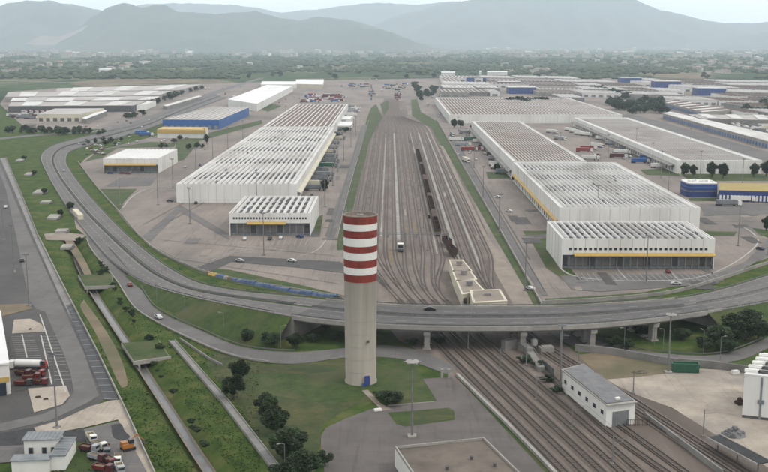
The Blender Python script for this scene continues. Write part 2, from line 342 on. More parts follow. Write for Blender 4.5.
# ------------------------------------------------------------------ ground
def struct(name, mb, m, smooth=False, fix=False):
    o = mb.build(name, m, None, smooth, fix); return tag(o, kind='structure')

canal_px = [(66, 226), (74, 243), (80, 262), (95, 290), (114, 319), (129, 341), (149, 373), (165, 397), (193, 440), (217, 475), (240, 510)]
canal = spline([W(a, b) for a, b in canal_px], 3)
def dist_canal(x, y):
    best = 1e9
    for i in range(0, len(canal) - 1):
        a, b = canal[i], canal[i + 1]
        dx, dy = b.x - a.x, b.y - a.y; t = max(0, min(1, ((x - a.x) * dx + (y - a.y) * dy) / (dx * dx + dy * dy)))
        best = min(best, math.hypot(x - a.x - dx * t, y - a.y - dy * t))
    return best
def ground():
    mb = MB()
    fx0, fx1, fy0, fy1 = -190, -10, 180, 560
    def quad(x0, x1, y0, y1): mb.face([(x0, y0, 0), (x1, y0, 0), (x1, y1, 0), (x0, y1, 0)])
    xs = [-34000, -12000, -4000, -1500, -600, fx0, fx1, 300, 800, 1800, 4000, 12000, 34000]
    ys = [-400, 0, fy0, fy1, 1000, 1600, 2600, 4500, 8000, 14000, 34000]
    for i in range(len(xs) - 1):
        for j in range(len(ys) - 1):
            if xs[i] == fx0 and ys[j] == fy0: continue
            quad(xs[i], xs[i + 1], ys[j], ys[j + 1])
    s = 2.0; nx = int((fx1 - fx0) / s); ny = int((fy1 - fy0) / s); k0 = len(mb.v)
    cl = canal[::3]
    for j in range(ny + 1):
        for i in range(nx + 1):
            x = fx0 + i * s; y = fy0 + j * s; z = 0
            if min((x - c.x) ** 2 + (y - c.y) ** 2 for c in cl) < 300 and 0 < i < nx and 0 < j < ny:
                d = dist_canal(x, y)
                if d < 6: t = max(0, min(1, (6 - d) / 4.6)); z = -2.7 * t * t * (3 - 2 * t)
            mb.v.append((x, y, z))
    for j in range(ny):
        for i in range(nx):
            a = k0 + j * (nx + 1) + i; mb.f.append((a, a + 1, a + nx + 2, a + nx + 1)); mb.m.append(0)
    return struct('ground', mb, M['plain'], True)
ground()
mb = MB(); mb.ribbon(offset(canal, -.9), offset(canal, .9))
for v in range(len(mb.v)): mb.v[v] = (mb.v[v][0], mb.v[v][1], -2.15)
struct('canal_water', mb, M['water'])
mb = MB(); A = offset(canal, .88); B = offset(canal, 2.1)
mb.ribbon([Vector((p.x, p.y, -2.2)) for p in A], [Vector((p.x, p.y, -0.9)) for p in B])
A = offset(canal, -.88); B = offset(canal, -1.2)
mb.ribbon([Vector((p.x, p.y, -2.2)) for p in A], [Vector((p.x, p.y, -1.5)) for p in B])
struct('canal_bank', mb, M['path'])

SHN = [0]; HARD = []
def sheet(name, poly, m, layer, smooth=False, step=6, world=False):
    SHN[0] += 1
    pts = [Vector((p[0], p[1], 0)) if world else W(*p) for p in poly]
    if smooth: pts = spline(pts + [pts[0]], step)[:-1]
    if m not in ('lawn', 'dry', 'grass'): HARD.append([(p.x, p.y) for p in pts])
    z = 0.03 * layer + (0.0041 * SHN[0]) % 0.0287
    tri = tessellate_polygon([[Vector((p.x, p.y, 0)) for p in pts]])
    mb = MB(); mb.v = [(p.x, p.y, z) for p in pts]
    for t in tri: mb.f.append(tuple(t)); mb.m.append(0)
    o = mb.build(name, M[m], None, False, True)
    for p in o.data.polygons:
        if p.normal.z < 0: p.flip()
    return tag(o, kind='structure')

sheet('terminal_lot', [(352, 297), (300, 291), (240, 281), (192, 269), (150, 247), (128, 225), (108, 200), (90, 177), (80, 164), (86, 158), (100, 150), (140, 140), (200, 124), (262, 100),
      (300, 81), (450, 78), (640, 78), (860, 96), (1100, 130), (1100, 200), (900, 236), (768, 258), (700, 281), (640, 293), (600, 300), (541, 304)], 'lot', 1)
sheet('yard_bed', [(383, 101), (380, 118), (371, 125), (361, 160), (352, 205), (345, 240), (345, 290), (372, 306), (398, 340), (432, 358), (450, 376), (500, 420), (552, 475), (600, 520), (900, 520),
      (768, 458), (700, 424), (640, 392), (612, 372), (575, 352), (545, 330), (520, 303), (500, 262), (470, 195), (440, 135), (425, 122), (408, 115), (405, 101)], 'ballast', 2)
sheet('access_track', [(424, 123), (431, 136), (452, 180), (476, 232), (498, 278), (513, 304), (530, 330), (555, 334), (534, 300), (512, 270), (487, 236), (462, 185), (444, 146), (433, 128)], 'path', 3)
# grass strips and islands inside the terminal
for P in ([(376, 104), (383, 118), (379, 123), (370, 140), (361, 175), (352, 213), (347, 240), (344, 250), (337, 250), (338, 236), (348, 195), (360, 145), (367, 118), (371, 108)],
          [(433, 120), (437, 121), (470, 180), (503, 236), (541, 304), (534, 306), (520, 280), (494, 236), (462, 180), (443, 146)],
          [(411, 100), (417, 99), (421, 112), (436, 121), (446, 146), (441, 146), (430, 128), (412, 116)],
          [(100, 189), (137, 189), (124, 202), (120, 210), (115, 209)],
          [(323, 215), (320, 236), (312, 237), (318, 217)],
          [(530, 239), (548, 238), (573, 272), (581, 280), (561, 278), (546, 268)],
          [(486, 172), (508, 172), (514, 178), (488, 179)], [(523, 231), (553, 231), (560, 236), (526, 236)],
          [(700, 231), (737, 232), (734, 236), (704, 236)], [(752, 228), (775, 231), (775, 239), (762, 237)],
          [(545, 303), (600, 299), (660, 293), (660, 291), (600, 296), (545, 299)],
          [(84, 162), (100, 150), (150, 142), (176, 143), (174, 147), (118, 148), (102, 158), (92, 160)], [(176, 141), (262, 120), (262, 124), (200, 141), (184, 160), (174, 162)],
          [(255, 107), (268, 103), (282, 106), (268, 112)], [(380, 104), (388, 100), (389, 108), (384, 116)],
          [(640, 170), (676, 168), (680, 176), (646, 175)], [(680, 174), (768, 174), (768, 181), (690, 181)], [(688, 198), (768, 199), (768, 202), (690, 201)],
          [(230, 270), (300, 285), (345, 296), (345, 301), (300, 296), (240, 285), (194, 272), (150, 249), (150, 245), (192, 267)]):
    sheet('grass_strip', P, 'lawn', 4)
# worn tyre bands, patches and kerb lines painted on the lots
for P, m_ in (([(196, 268), (230, 256), (340, 262), (350, 270), (350, 274), (300, 268), (232, 262), (210, 272)], 'lotdark'),
          ([(143, 236), (180, 205), (229, 234), (229, 240), (180, 212), (150, 242)], 'road'), ([(120, 178), (158, 176), (150, 186), (104, 187)], 'road'),
          ([(560, 276), (716, 274), (745, 262), (768, 240), (790, 240), (768, 256), (716, 284), (600, 292), (572, 290)], 'road'),
          ([(325, 236), (345, 180), (362, 125), (367, 125), (352, 180), (334, 240)], 'road'),
          ([(505, 240), (478, 190), (450, 140), (456, 140), (486, 190), (515, 240), (548, 296), (542, 296)], 'road'),
          ([(520, 236), (548, 234), (558, 236), (546, 238)], 'lotdark'), ([(614, 113), (640, 116), (768, 152), (768, 162), (700, 146), (640, 128)], 'road'),
          ([(700, 204), (768, 204), (768, 214), (704, 216)], 'road')):
    sheet('asphalt_patch', P, m_, 5)
def line_px(name, pts, w, m, layer, smooth=True):
    L = [W(a, b) for a, b in pts]; L = spline(L, 4) if smooth else L
    mb = MB(); mb.ribbon(offset(L, -w / 2), offset(L, w / 2))
    for i in range(len(mb.v)): mb.v[i] = (mb.v[i][0], mb.v[i][1], 0.03 * layer)
    return struct(name, mb, M[m])
for pts, w in (([(123, 208), (130, 199), (142, 191), (160, 187), (172, 188)], .8), ([(548, 244), (556, 262), (568, 274), (590, 279), (640, 281), (690, 279), (725, 268), (752, 250), (758, 240), (748, 230), (735, 224)], .9),
               ([(300, 256), (312, 253), (320, 248), (326, 240)], .6), ([(613, 254), (618, 270), (626, 279)], .5), ([(665, 262), (674, 276), (680, 281)], .5), ([(205, 262), (250, 250), (300, 252)], .4)):
    line_px('kerb_line', pts, w, 'oldpaint', 6)
# parking bays on both lots
mb = MB()
for (x0, y0, x1, y1, n) in ((232, 239, 308, 239, 14), (575, 273, 712, 273, 24), (122, 175, 156, 175, 8)):
    a, b = W(x0, y0), W(x1, y1)
    for i in range(n + 1):
        p = a.lerp(b, i / n); mb.box((p.x, p.y - 9, 0.19), (0.2, 16, 0.01))
for i in range(40):
    p = W(330 + 0, 236).lerp(W(366, 130), i / 40); mb.box((p.x - 9, p.y, 0.19), (9, 0.22, 0.01))
for i in range(40):
    p = W(508, 230).lerp(W(446, 125), i / 40); mb.box((p.x + 12, p.y, 0.19), (9, 0.22, 0.01))
tag(mb.build('bay_marking', M['oldpaint'], None, fix=False), kind='structure')

rp = random.Random(14)
for k in range(34):
    px, py = rp.choice([(rp.uniform(175, 335), rp.uniform(222, 258)), (lambda v: (352 - (v - 120) * .27, v))(rp.uniform(120, 230)), (rp.uniform(470, 530), rp.uniform(150, 250)), (rp.uniform(560, 740), rp.uniform(272, 290)), (rp.uniform(700, 760), rp.uniform(205, 250))])
    if 430 < px < 540 and px < 445 + (py - 119) * .62: px = 448 + (py - 119) * .62
    p = W(px, py); w, d = rp.uniform(2, 9), rp.uniform(4, 26)
    sheet('repair_patch', [(p.x, p.y), (p.x + w, p.y + rp.uniform(-1, 1)), (p.x + w, p.y + d), (p.x + rp.uniform(-1, 1), p.y + d)], rp.choice(['lotdark', 'road', 'lotdark', 'path']), 6, world=True)
for pts in (((338, 238), (366, 128)), ((345, 225), (368, 128)), ((330, 236), (362, 126)), ((470, 160), (530, 260)), ((462, 150), (500, 215)), ((448, 128), (545, 292)), ((150, 232), (228, 190)), ((143, 225), (222, 182)), ((170, 258), (338, 284)), ((160, 240), (335, 256)), ((575, 283), (720, 277)), ((705, 222), (775, 222))):
    line_px('seam', pts, .35, 'lotdark', 7.2, False)

# ---- left side: side road, car park, pale concrete
sheet('side_road', [(-60, 60), (-40, 120), (0, 158), (14, 190), (33, 236), (60, 296), (88, 353), (104, 399), (98, 405), (60, 422), (36, 430), (0, 440), (-60, 452), (-300, 452), (-300, 60)], 'lotdark', 1)
sheet('pavement', [(0, 158), (14, 190), (33, 236), (60, 296), (88, 353), (104, 399), (118, 399), (98, 354), (38, 236), (22, 196), (6, 158)], 'conc2', 2)
sheet('roadway', [(-20, 120), (6, 190), (18, 245), (29, 300), (36, 309), (45, 312), (62, 350), (70, 372), (74, 392), (66, 404), (44, 414), (0, 424), (-60, 430), (-60, 438), (0, 432), (50, 421), (86, 404), (99, 396), (84, 353), (30, 236), (0, 165)], 'road', 3)
sheet('dirt_strip', [(-40, 290), (0, 305), (27, 304), (33, 309), (0, 317), (-40, 320)], 'dirt', 4)
sheet('parking_strip', [(66, 305), (74, 304), (86, 330), (99, 354), (118, 400), (104, 400), (86, 354)], 'bay', 4)
mb = MB(); A_ = [W(67, 306), W(86, 354), W(104, 399)]; B_ = [W(75, 305), W(98, 354), W(118, 399)]
A_ = resample(A_, 19); B_ = resample(B_, 19)
for a, b in zip(A_, B_):
    d = (b - a); c = (a + b) / 2; mb.box((c.x, c.y, 0.16), (d.length, 0.25, 0.012), math.atan2(d.y, d.x))
tag(mb.build('bay_line', M['oldpaint'], None, fix=False), kind='structure')
sheet('concrete_apron', [(12, 334), (14, 320), (30, 319), (41, 324), (46, 332)], 'sand', 5)
sheet('concrete_apron', [(28, 389), (66, 386), (70, 396), (62, 405), (34, 413)], 'sand', 5)
sheet('concrete_apron', [(34, 428), (60, 421), (90, 407), (110, 401), (120, 400), (125, 410), (158, 478), (150, 478), (118, 420), (84, 428), (38, 436)], 'sand', 5)
sheet('machinery_yard', [(82, 430), (120, 421), (150, 478), (100, 478)], 'road', 4)
sheet('car_park', [(8, 335), (46, 334), (60, 386), (28, 389), (16, 392)], 'lotdark', 4)
sheet('tar_patch', [(-40, 437), (0, 434), (34, 428), (37, 436), (30, 451), (0, 455), (-40, 458)], 'tar', 6)
sheet('tar_patch', [(58, 433), (83, 429), (86, 435), (85, 442), (62, 443)], 'tar', 6)
sheet('tar_patch', [(111, 426), (120, 424), (125, 432), (130, 438), (122, 441), (114, 438)], 'tar', 6, True, 1)
sheet('villa_garden', [(60, 443), (85, 441), (100, 480), (60, 480)], 'lawn', 3)
sheet('villa_yard', [(-40, 448), (24, 446), (26, 462), (-40, 466)], 'road', 7)
mb = MB()   # parking lines
def lines(p0, p1, n, dx, dy, w=.18):
    a, b = W(*p0), W(*p1)
    for i in range(n):
        p = a.lerp(b, i / (n - 1)); q = p + Vector((dx, dy, 0)); d = q - p; c = (p + q) / 2; mb.box((c.x, c.y, 0.2), (d.length, w, 0.012), math.atan2(d.y, d.x))
lines((11, 337), (18, 361), 12, 7.5, 0.5); lines((42, 337), (54, 380), 14, 5, .5)
for a, b in (((22, 335), (27, 358)), ((40, 315), (66, 393)), ((41, 336), (52, 385))):
    a, b = W(*a), W(*b); d = b - a; c = (a + b) / 2; mb.box((c.x, c.y, 0.21), (d.length, .45, 0.012), math.atan2(d.y, d.x))
tag(mb.build('parking_line', M['paint'], None, fix=False), kind='structure')
sheet('dirt_path', [(44, 234), (62, 232), (86, 235), (80, 241), (46, 240)], 'path', 3)
for P in ([(70, 236), (86, 262), (94, 282), (90, 284), (78, 262), (64, 238)], [(84, 300), (100, 322), (118, 352), (128, 385), (122, 388), (108, 360), (94, 330), (80, 306)]): sheet('bare_earth', P, 'dirt', 1, True, 4)
sheet('service_lane', [(72, 207), (78, 214), (92, 238), (96, 252), (86, 236), (76, 228)], 'path', 2)

# ---- foreground centre
sheet('plaza', [(423, 379), (457, 376), (505, 424), (560, 484), (500, 500), (330, 500), (324, 470), (321, 446), (321, 436), (326, 428), (345, 419), (372, 409), (392, 405), (432, 402), (437, 401)], 'plaza', 2)
sheet('plaza_island', [(388, 413), (448, 408), (454, 411), (455, 420), (405, 427), (396, 424)], 'lawn', 3)
sheet('island_dry_grass', [(414, 411), (446, 409), (452, 412), (453, 419), (414, 425)], 'dry', 4)
sheet('footpath', [(362, 391), (368, 390), (380, 403), (392, 410), (382, 411)], 'path', 3)
sheet('lawn', [(345, 362), (384, 356), (410, 362), (423, 379), (436, 401), (392, 405), (382, 400), (366, 385), (310, 400), (300, 390), (320, 372)], 'lawn', 1, True, 5)
sheet('tower_lawn', [(215, 352), (270, 366), (342, 360), (362, 362), (374, 398), (345, 410), (322, 425), (316, 470), (300, 500), (285, 476), (240, 408), (206, 364)], 'dry', 1)
sheet('green_patch', [(230, 372), (300, 374), (350, 372), (372, 392), (340, 404), (300, 400), (262, 392)], 'lawn', 2, True, 5)
sheet('verge', [(456, 377), (461, 376), (565, 480), (556, 484)], 'lawn', 3)
sheet('gravel_yard', [(596, 376), (640, 375), (690, 368), (720, 370), (752, 374), (790, 384), (850, 420), (850, 500), (768, 468), (720, 438), (672, 408), (636, 395)], 'sand', 3)
sheet('dirt_ground', [(578, 356), (602, 351), (640, 359), (672, 364), (680, 372), (640, 377), (604, 380), (588, 366)], 'dirt', 4)

# ---------------------------------------------------------------- roads with both edges surveyed
def carriage(name, E0, E1, m, n=160, dz=0.0):
    A = resample(spline([W(*p) for p in E0], 5), n); B = resample(spline([W(*p) for p in E1], 5), n)
    mb = MB(); mb.ribbon([a + Vector((0, 0, dz)) for a in A], [b + Vector((0, 0, dz)) for b in B])
    struct(name, mb, M[m]); return A, B
near_e = [(215, 94, .25), (170, 112, .25), (140, 124, .25), (110, 131, .25), (75, 139, .25), (52, 146, .25), (41, 156, .25), (46, 172, .25), (60, 197, .25), (76, 220, .3), (92, 240, .3), (112, 262, .5), (140, 281, 1.5), (165, 290, 3), (192, 297, 5), (225, 304, 7), (262, 311, 8),
          (300, 318, 8), (345, 323, 8), (384, 326, 8), (450, 328, 8), (520, 328, 8), (560, 327, 8), (600, 325, 8), (660, 319, 8), (716, 311, 7), (768, 302, 5.5), (820, 292, 4), (880, 276, 2)]
med_e = [(220, 96, .25), (178, 112, .25), (147, 125, .25), (115, 134, .25), (84, 142, .25), (62, 148, .25), (53, 158, .25), (57, 172, .25), (70, 191, .25), (90, 215, .3), (108, 233, .3), (132, 255, .5), (154, 272, 1.5), (174, 281, 3), (192, 286.5, 5), (225, 293, 7), (262, 300, 8),
         (300, 306, 8), (345, 311, 8), (384, 314.5, 8), (450, 317, 8), (520, 317, 8), (560, 316, 8), (600, 314, 8), (660, 308, 8), (716, 299, 7), (768, 286, 5.5), (820, 272, 4), (880, 254, 2)]
far_e = [(226, 98, .25), (186, 113, .25), (156, 126, .25), (122, 137, .25), (94, 144, .25), (72, 151, .25), (66, 160, .25), (72, 173, .25), (88, 194, .25), (108, 216, .3), (128, 236, .3), (150, 254, .5), (168, 266, 1.5), (184, 273, 3), (200, 278, 5), (232, 285, 7), (268, 292, 8),
         (300, 297, 8), (345, 302, 8), (384, 305.5, 8), (450, 307.5, 8), (520, 307.5, 8), (560, 307, 8), (600, 305, 8), (660, 299, 8), (712, 288, 7), (768, 270, 5.5), (820, 255, 4), (880, 236, 2)]
NV = 260
NE = resample(spline([W(*p) for p in near_e], 4), NV)
def match(E):
    """point on polyline E nearest to each NE station, kept monotone"""
    S = resample(spline([W(*p) for p in E], 2), 1400); out = []; j = 0
    for i, p in enumerate(NE):
        best = (1e18, j)
        for k in range(j, min(j + 60, len(S))):
            d = (S[k] - p).length_squared
            if d < best[0]: best = (d, k)
        j = best[1]; out.append(S[j])
    # smooth
    for _ in range(3): out = [out[0]] + [(out[i - 1] + out[i] * 2 + out[i + 1]) / 4 for i in range(1, len(out) - 1)] + [out[-1]]
    return out
ME, FE = match(med_e), match(far_e)
for i in range(NV):
    ME[i].z = NE[i].z; FE[i].z = NE[i].z
# index of stations that carry a real bridge deck
def px_of(p):
    v = Vector((p.x, p.y, p.z - CAMH)); x = v.x * _cy + v.y * _sy; y = -v.x * _sy + v.y * _cy
    d = y * math.cos(PITCH) - v.z * math.sin(PITCH); u = y * math.sin(PITCH) + v.z * math.cos(PITCH)
    return (384 + F * x / d, 236 - F * u / d)
stpx = [px_of(p)[0] for p in NE]
low = NE.index(min(NE, key=lambda p: px_of(p)[0]))
i0 = next(i for i in range(low, NV) if stpx[i] > 276); i1 = next(i for i in range(low, NV) if stpx[i] > 718)
def lerpL(A, B, t): return [a.lerp(b, t) for a, b in zip(A, B)]
mb = MB(); mb.ribbon(NE[:i0 + 1], lerpL(NE, ME, .93)[:i0 + 1]); struct('ring_road', mb, M['road'])
mb = MB(); mb.ribbon(lerpL(ME, FE, .07)[:i0 + 1], FE[:i0 + 1]); struct('ring_road', mb, M['road'])
mb = MB(); mb.ribbon(lerpL(NE, ME, .93)[:i0 + 1], lerpL(ME, FE, .07)[:i0 + 1]); 
for i in range(len(mb.v)): mb.v[i] = (mb.v[i][0], mb.v[i][1], mb.v[i][2] - 0.02)
struct('road_median', mb, M['grass'])
mb = MB(); mb.ribbon(NE[i1:], FE[i1:]); struct('ring_road', mb, M['road'])
# lane lines: raised 2 cm above the asphalt
mb = MB()
for (P, Q, ts) in ((NE, ME, (.08, .84)), (ME, FE, (.14, .92))):
    for t in ts:
        L = [p + Vector((0, 0, .03)) for p in lerpL(P, Q, t)]; mb.ribbon(offset(L, -.12), offset(L, .12))
    L = [p + Vector((0, 0, .03)) for p in lerpL(P, Q, .48)]; L = resample(L, 520)
    for k in range(0, 518, 2): mb.ribbon(offset(L[k:k + 2], -.1), offset(L[k:k + 2], .1))
tag(mb.build('lane_marking', M['oldpaint'], None, fix=False), kind='structure')
# embankments left and right of the bridge
def embank(name, a, b):
    mb = MB(); K = range(a, b)
    Lo = [Vector((p.x, p.y, p.z - .08)) for p in offset(NE, .5)]; Ro = [Vector((p.x, p.y, p.z - .08)) for p in offset(FE, -.5)]
    def foot(p, d): return Vector((p.x + d.x * p.z * 1.7, p.y + d.y * p.z * 1.7, -.05))
    F1 = []; F2 = []
    for i in range(NV):
        d = (NE[i] - FE[i]); d.z = 0; d.normalize(); F1.append(foot(NE[i], d)); F2.append(foot(FE[i], -d * .55))
    mb.ribbon([F1[i] for i in K], [NE[i] - Vector((0, 0, .05)) for i in K]); mb.ribbon([NE[i] - Vector((0, 0, .05)) for i in K], [FE[i] - Vector((0, 0, .05)) for i in K]); mb.ribbon([FE[i] - Vector((0, 0, .05)) for i in K], [F2[i] for i in K])
    return struct(name, mb, M['lawn'], True)
st1 = next(i for i in range(low, NV) if stpx[i] > 125)
embank('embankment', st1, i0 + 1); embank('embankment', i1 - 1, NV)

# the bridge itself
br = empty('viaduct', tuple(NE[(i0 + i1) // 2] * 1), 0, 'long grey concrete road viaduct crossing over the railway tracks', 'viaduct')
off = Vector((-br.location.x, -br.location.y, -br.location.z))
def loc(L): return [p + off for p in L]
S_ = slice(i0, i1 + 1); nE, mE, fE = loc(NE[S_]), loc(ME[S_]), loc(FE[S_])
dn = Vector((0, 0, -.35)); dn2 = Vector((0, 0, -1.7))
mb = MB(); mb.ribbon(nE, fE); mb.ribbon([p + dn for p in fE], [p + dn for p in nE]); mb.ribbon([p + dn for p in nE], nE); mb.ribbon(fE, [p + dn for p in fE])
mb.build('deck', M['deck'], br)
for (P, Q) in ((nE, mE), (mE, fE)):
    for t in (.12, .38, .64, .9):
        g = lerpL(P, Q, t); mb = MB(); mb.sweep(g, [(-.35, -.36), (.35, -.36), (.35, -1.75), (-.35, -1.75)]); mb.build('girder', M['conc2'], br)
mb = MB(); mb.sweep(nE, [(-.25, -.9), (.25, -.9), (.25, .55), (-.25, .55)]); mb.build('parapet', M['conc'], br)
mb = MB(); mb.sweep(fE, [(-.25, -.9), (.25, -.9), (.25, .55), (-.25, .55)]); mb.build('parapet', M['conc'], br)
# piers
def pier(i, t0, t1, nm='pier'):
    a = NE[i].lerp(FE[i], t0) + off; b = NE[i].lerp(FE[i], t1) + off; c = (a + b) / 2; d = b - a; rz = math.atan2(d.y, d.x)
    H = NE[i].z
    mb = MB(); mb.box((c.x, c.y, -1.75 - .6), (d.length, 2.2, 1.2), rz)
    cap = mb.build('pier_cap', M['conc'], br)
    for q in (.22, .78):
        p = a.lerp(b, q); mb = MB(); mb.box((p.x, p.y, (-2.95 - H) / 2), (2.6, 1.8, H - 2.95), rz); mb.box((p.x, p.y, -H + .25), (3.6, 2.8, .5), rz); mb.build('pier_column', M['conc'], br)
for X in (352, 424, 507, 585, 656):
    k = next(i for i in range(low, NV) if stpx[i] > X); pier(k, .02, .46); pier(k, .54, .98)
# abutments
for k, s in ((i0, 1), (i1, -1)):
    a, b = NE[k] + off, FE[k] + off; d = b - a; c = (a + b) / 2; rz = math.atan2(d.y, d.x); H = NE[k].z
    z0 = a.z; mb = MB(); mb.box((c.x, c.y, z0 - .45 - (H - .4) / 2), (d.length + .6, 1.6, H - .4), rz)
    t = (NE[k + s] - NE[k]).normalized() * -1
    for e in (a, b):
        q = e + t * 6; u = q - e; mb.box(((e.x + q.x) / 2, (e.y + q.y) / 2, z0 - .5 - (H - .4) / 2), (6, .7, H - .5), math.atan2(u.y, u.x))
    mb.build('abutment', M['conc'], br)
# guard rails along the ring road: each one a thing
def guard(L, label, name='guard_rail', h=.8, w=.16, posts=True, m='barrier', cat='guard rail', group=None):
    mb = MB(); o0 = L[len(L) // 2].copy(); LL = [p - o0 for p in L]
    r = empty(name, tuple(o0), 0, label, cat, group)
    mb.sweep(LL, [(-w / 2, h - .35), (w / 2, h - .35), (w / 2, h), (-w / 2, h)]); mb.build('rail_beam', M[m], r)
    if posts:
        mb = MB(); PL = resample(LL, max(2, int(sum((LL[i + 1] - LL[i]).length for i in range(len(LL) - 1)) / 4)))
        for p in PL: mb.box((p.x, p.y, p.z + (h - .36) / 2), (.14, .14, h - .36))
        tag(mb.build('post', M[m], r), kind='stuff')
    return r
guard(lerpL(NE, ME, .02)[:i0], 'metal guard rail on the outer edge of the curving loop road')
guard(lerpL(NE, ME, .95)[:i0], 'metal guard rail on the outer side of the loop road median')
guard(lerpL(ME, FE, .05)[:i0], 'metal guard rail on the inner side of the loop road median')
guard(lerpL(ME, FE, .98)[:i0], 'metal guard rail on the inner edge of the curving loop road')
guard(lerpL(NE, ME, .96)[i0:i1], 'metal guard rail down the middle of the viaduct deck, near side')
guard(lerpL(ME, FE, .04)[i0:i1], 'metal guard rail down the middle of the viaduct deck, far side')
guard([p + Vector((0, 0, .5)) for p in lerpL(NE, ME, .0)[i0:i1]], 'railing on top of the near viaduct parapet', 'bridge_railing', .7, .1, cat='railing')
guard([p + Vector((0, 0, .5)) for p in lerpL(FE, ME, .0)[i0:i1]], 'railing on top of the far viaduct parapet', 'bridge_railing', .7, .1, cat='railing')
guard(lerpL(NE, ME, .04)[i1:], 'metal guard rail on the near edge of the road right of the viaduct')
guard(ME[i1:], 'metal guard rail down the middle of the road right of the viaduct')
guard(lerpL(ME, FE, .97)[i1:], 'metal guard rail on the far edge of the road right of the viaduct')

# lower slip roads
A, B = carriage('slip_road', [(86, 236, .1), (92, 250, .1), (117, 281, .12), (135, 308, .14), (152, 320, .14), (192, 340, .15), (240, 358, .15), (292, 364, .15), (345, 357.5, .15), (384, 357, .15), (410, 361, .15), (446, 374, .15)],
                [(92, 232, .1), (110, 250, .1), (138, 284, .12), (153, 306, .14), (170, 317, .14), (200, 330, .15), (243, 347, .15), (292, 352, .15), (345, 348, .15), (384, 345, .15), (418, 350, .15), (458, 368, .15)], 'road', 150)
guard(offset(A, .3)[5:120], 'low guard rail on the outer edge of the slip road below the viaduct', m='conc', w=.35, posts=False)
guard(offset(B, -.3)[22:120], 'dark guard rail on the inner edge of the slip road below the viaduct')
SLA, SLB = A, B
A, B = carriage('lower_road', [(545, 330, .12), (575, 347, .12), (612, 352, .12), (642, 357, .12), (673, 362, .12), (710, 363.5, .12), (740, 360, .12), (768, 348, .12), (810, 325, .12)],
                [(560, 330, .12), (589, 338, .12), (614, 344.5, .12), (642, 351, .12), (693, 355.5, .12), (714, 355, .12), (734, 351, .12), (768, 337, .12), (810, 312, .12)], 'road', 90)
guard(offset(B, -.3), 'dark guard rail on the inner edge of the road below the right embankment')
A2 = [W(*p) for p in [(575, 351), (612, 355), (640, 360), (673, 365.5), (710, 368), (750, 374)]]
A2 = spline(A2, 4); o0 = A2[0].copy()
w_ = MB(); w_.sweep([p - o0 for p in A2], [(-.25, 0), (.25, 0), (.25, 2.4), (-.25, 2.4)]); w_ = w_.build('retaining_wall', M['conc2']); w_.location = o0
tag(w_, 'long grey concrete wall behind the pale gravel yard', 'wall')
sheet('slip_verge', [(693, 365), (716, 366), (748, 360), (768, 352), (790, 345), (790, 380), (754, 373)], 'lawn', 1)
A, B = carriage('side_lane', [(690, 364.5, .2), (715, 368, .2), (746, 373, .2), (790, 384, .2)], [(700, 362.5, .2), (722, 366, .2), (752, 370.5, .2), (790, 379, .2)], 'road', 20)

# long concrete conduit left of the trees, and walls / fences
def wall_line(pts, label, h, w, m, name='concrete_wall', cat='wall', smooth=False, group=None):
    L = [W(*p) for p in pts]; L = spline(L, 6) if smooth else L; o0 = L[0].copy(); L = [p - o0 for p in L]
    mb = MB(); mb.sweep(L, [(-w / 2, 0), (w / 2, 0), (w / 2, h), (-w / 2, h)]); o = mb.build(name, M[m]); o.location = o0
    return tag(o, label, cat, group)
cd_ = empty('covered_conduit', tuple(W(172, 342)), 0, 'long straight pale concrete conduit crossing the grass below the slip road', 'conduit')
L = [W(172, 342) - W(172, 342), W(226, 404) - W(172, 342), W(290, 488) - W(172, 342)]
mb = MB(); mb.sweep(L, [(-.85, 0), (.85, 0), (.85, .55), (-.85, .55)]); mb.build('channel_cover', M['conc2'], cd_)
for s in (-1, 1):
    mb = MB(); mb.sweep(L, [(s * 1.0 - .13, 0), (s * 1.0 + .13, 0), (s * 1.0 + .13, .85), (s * 1.0 - .13, .85)]); mb.build('kerb', M['conc2'], cd_)
wall_line([(180, 340), (210, 360), (222, 366)], 'short concrete wall beside the slip road, above the long conduit', .8, .4, 'conc2')
wall_line([(38, 236), (66, 292), (98, 354), (124, 408), (156, 478)], 'long low pale wall with fence between side road and canal grass', 1.0, .3, 'conc')
wall_line([(6, 158), (22, 196), (38, 236)], 'far stretch of the low wall along the left side road', .9, .3, 'conc2')
wall_line([(78, 162), (96, 186), (118, 211), (150, 246), (192, 268), (240, 281), (300, 291), (352, 300)], 'low boundary wall on the loop road side of the left lot', 1.0, .35, 'conc', smooth=True)
wall_line([(541, 304), (600, 301), (668, 294), (720, 280), (768, 264), (820, 250)], 'pale boundary wall on the ring road side of the right lot', 1.4, .5, 'conc', smooth=True)
wall_line([(436, 119), (470, 178), (503, 236), (542, 306)], 'straight pale wall between the right lot and the green strip', 1.2, .4, 'conc')
wall_line([(369, 120), (353, 175), (343, 212), (337, 240)], 'low kerb wall between the left lorry park and the green strip', .5, .3, 'conc')
wall_line([(457, 376), (506, 424), (560, 480)], 'concrete kerb wall between the plaza verge and the tracks', .9, .9, 'conc')
wall_line([(388, 406), (434, 402.5)], 'low kerb along the lawn edge at the plaza', .3, .3, 'conc')
for (a, b, lb) in (((442, 378), (442, 371), 'left'), ((449, 378), (449, 371), 'right')):
    p = W(*a); mb = MB(); mb.box((0, 0, 1.3), (.7, .7, 2.6)); mb.box((0, 0, 2.7), (.9, .9, .2)); o = mb.build('gate_post', M['conc']); o.location = p
    tag(o, f'pale concrete gate post at the plaza entrance, {lb} one of the two', 'gate post', 'gate posts at the plaza entrance')

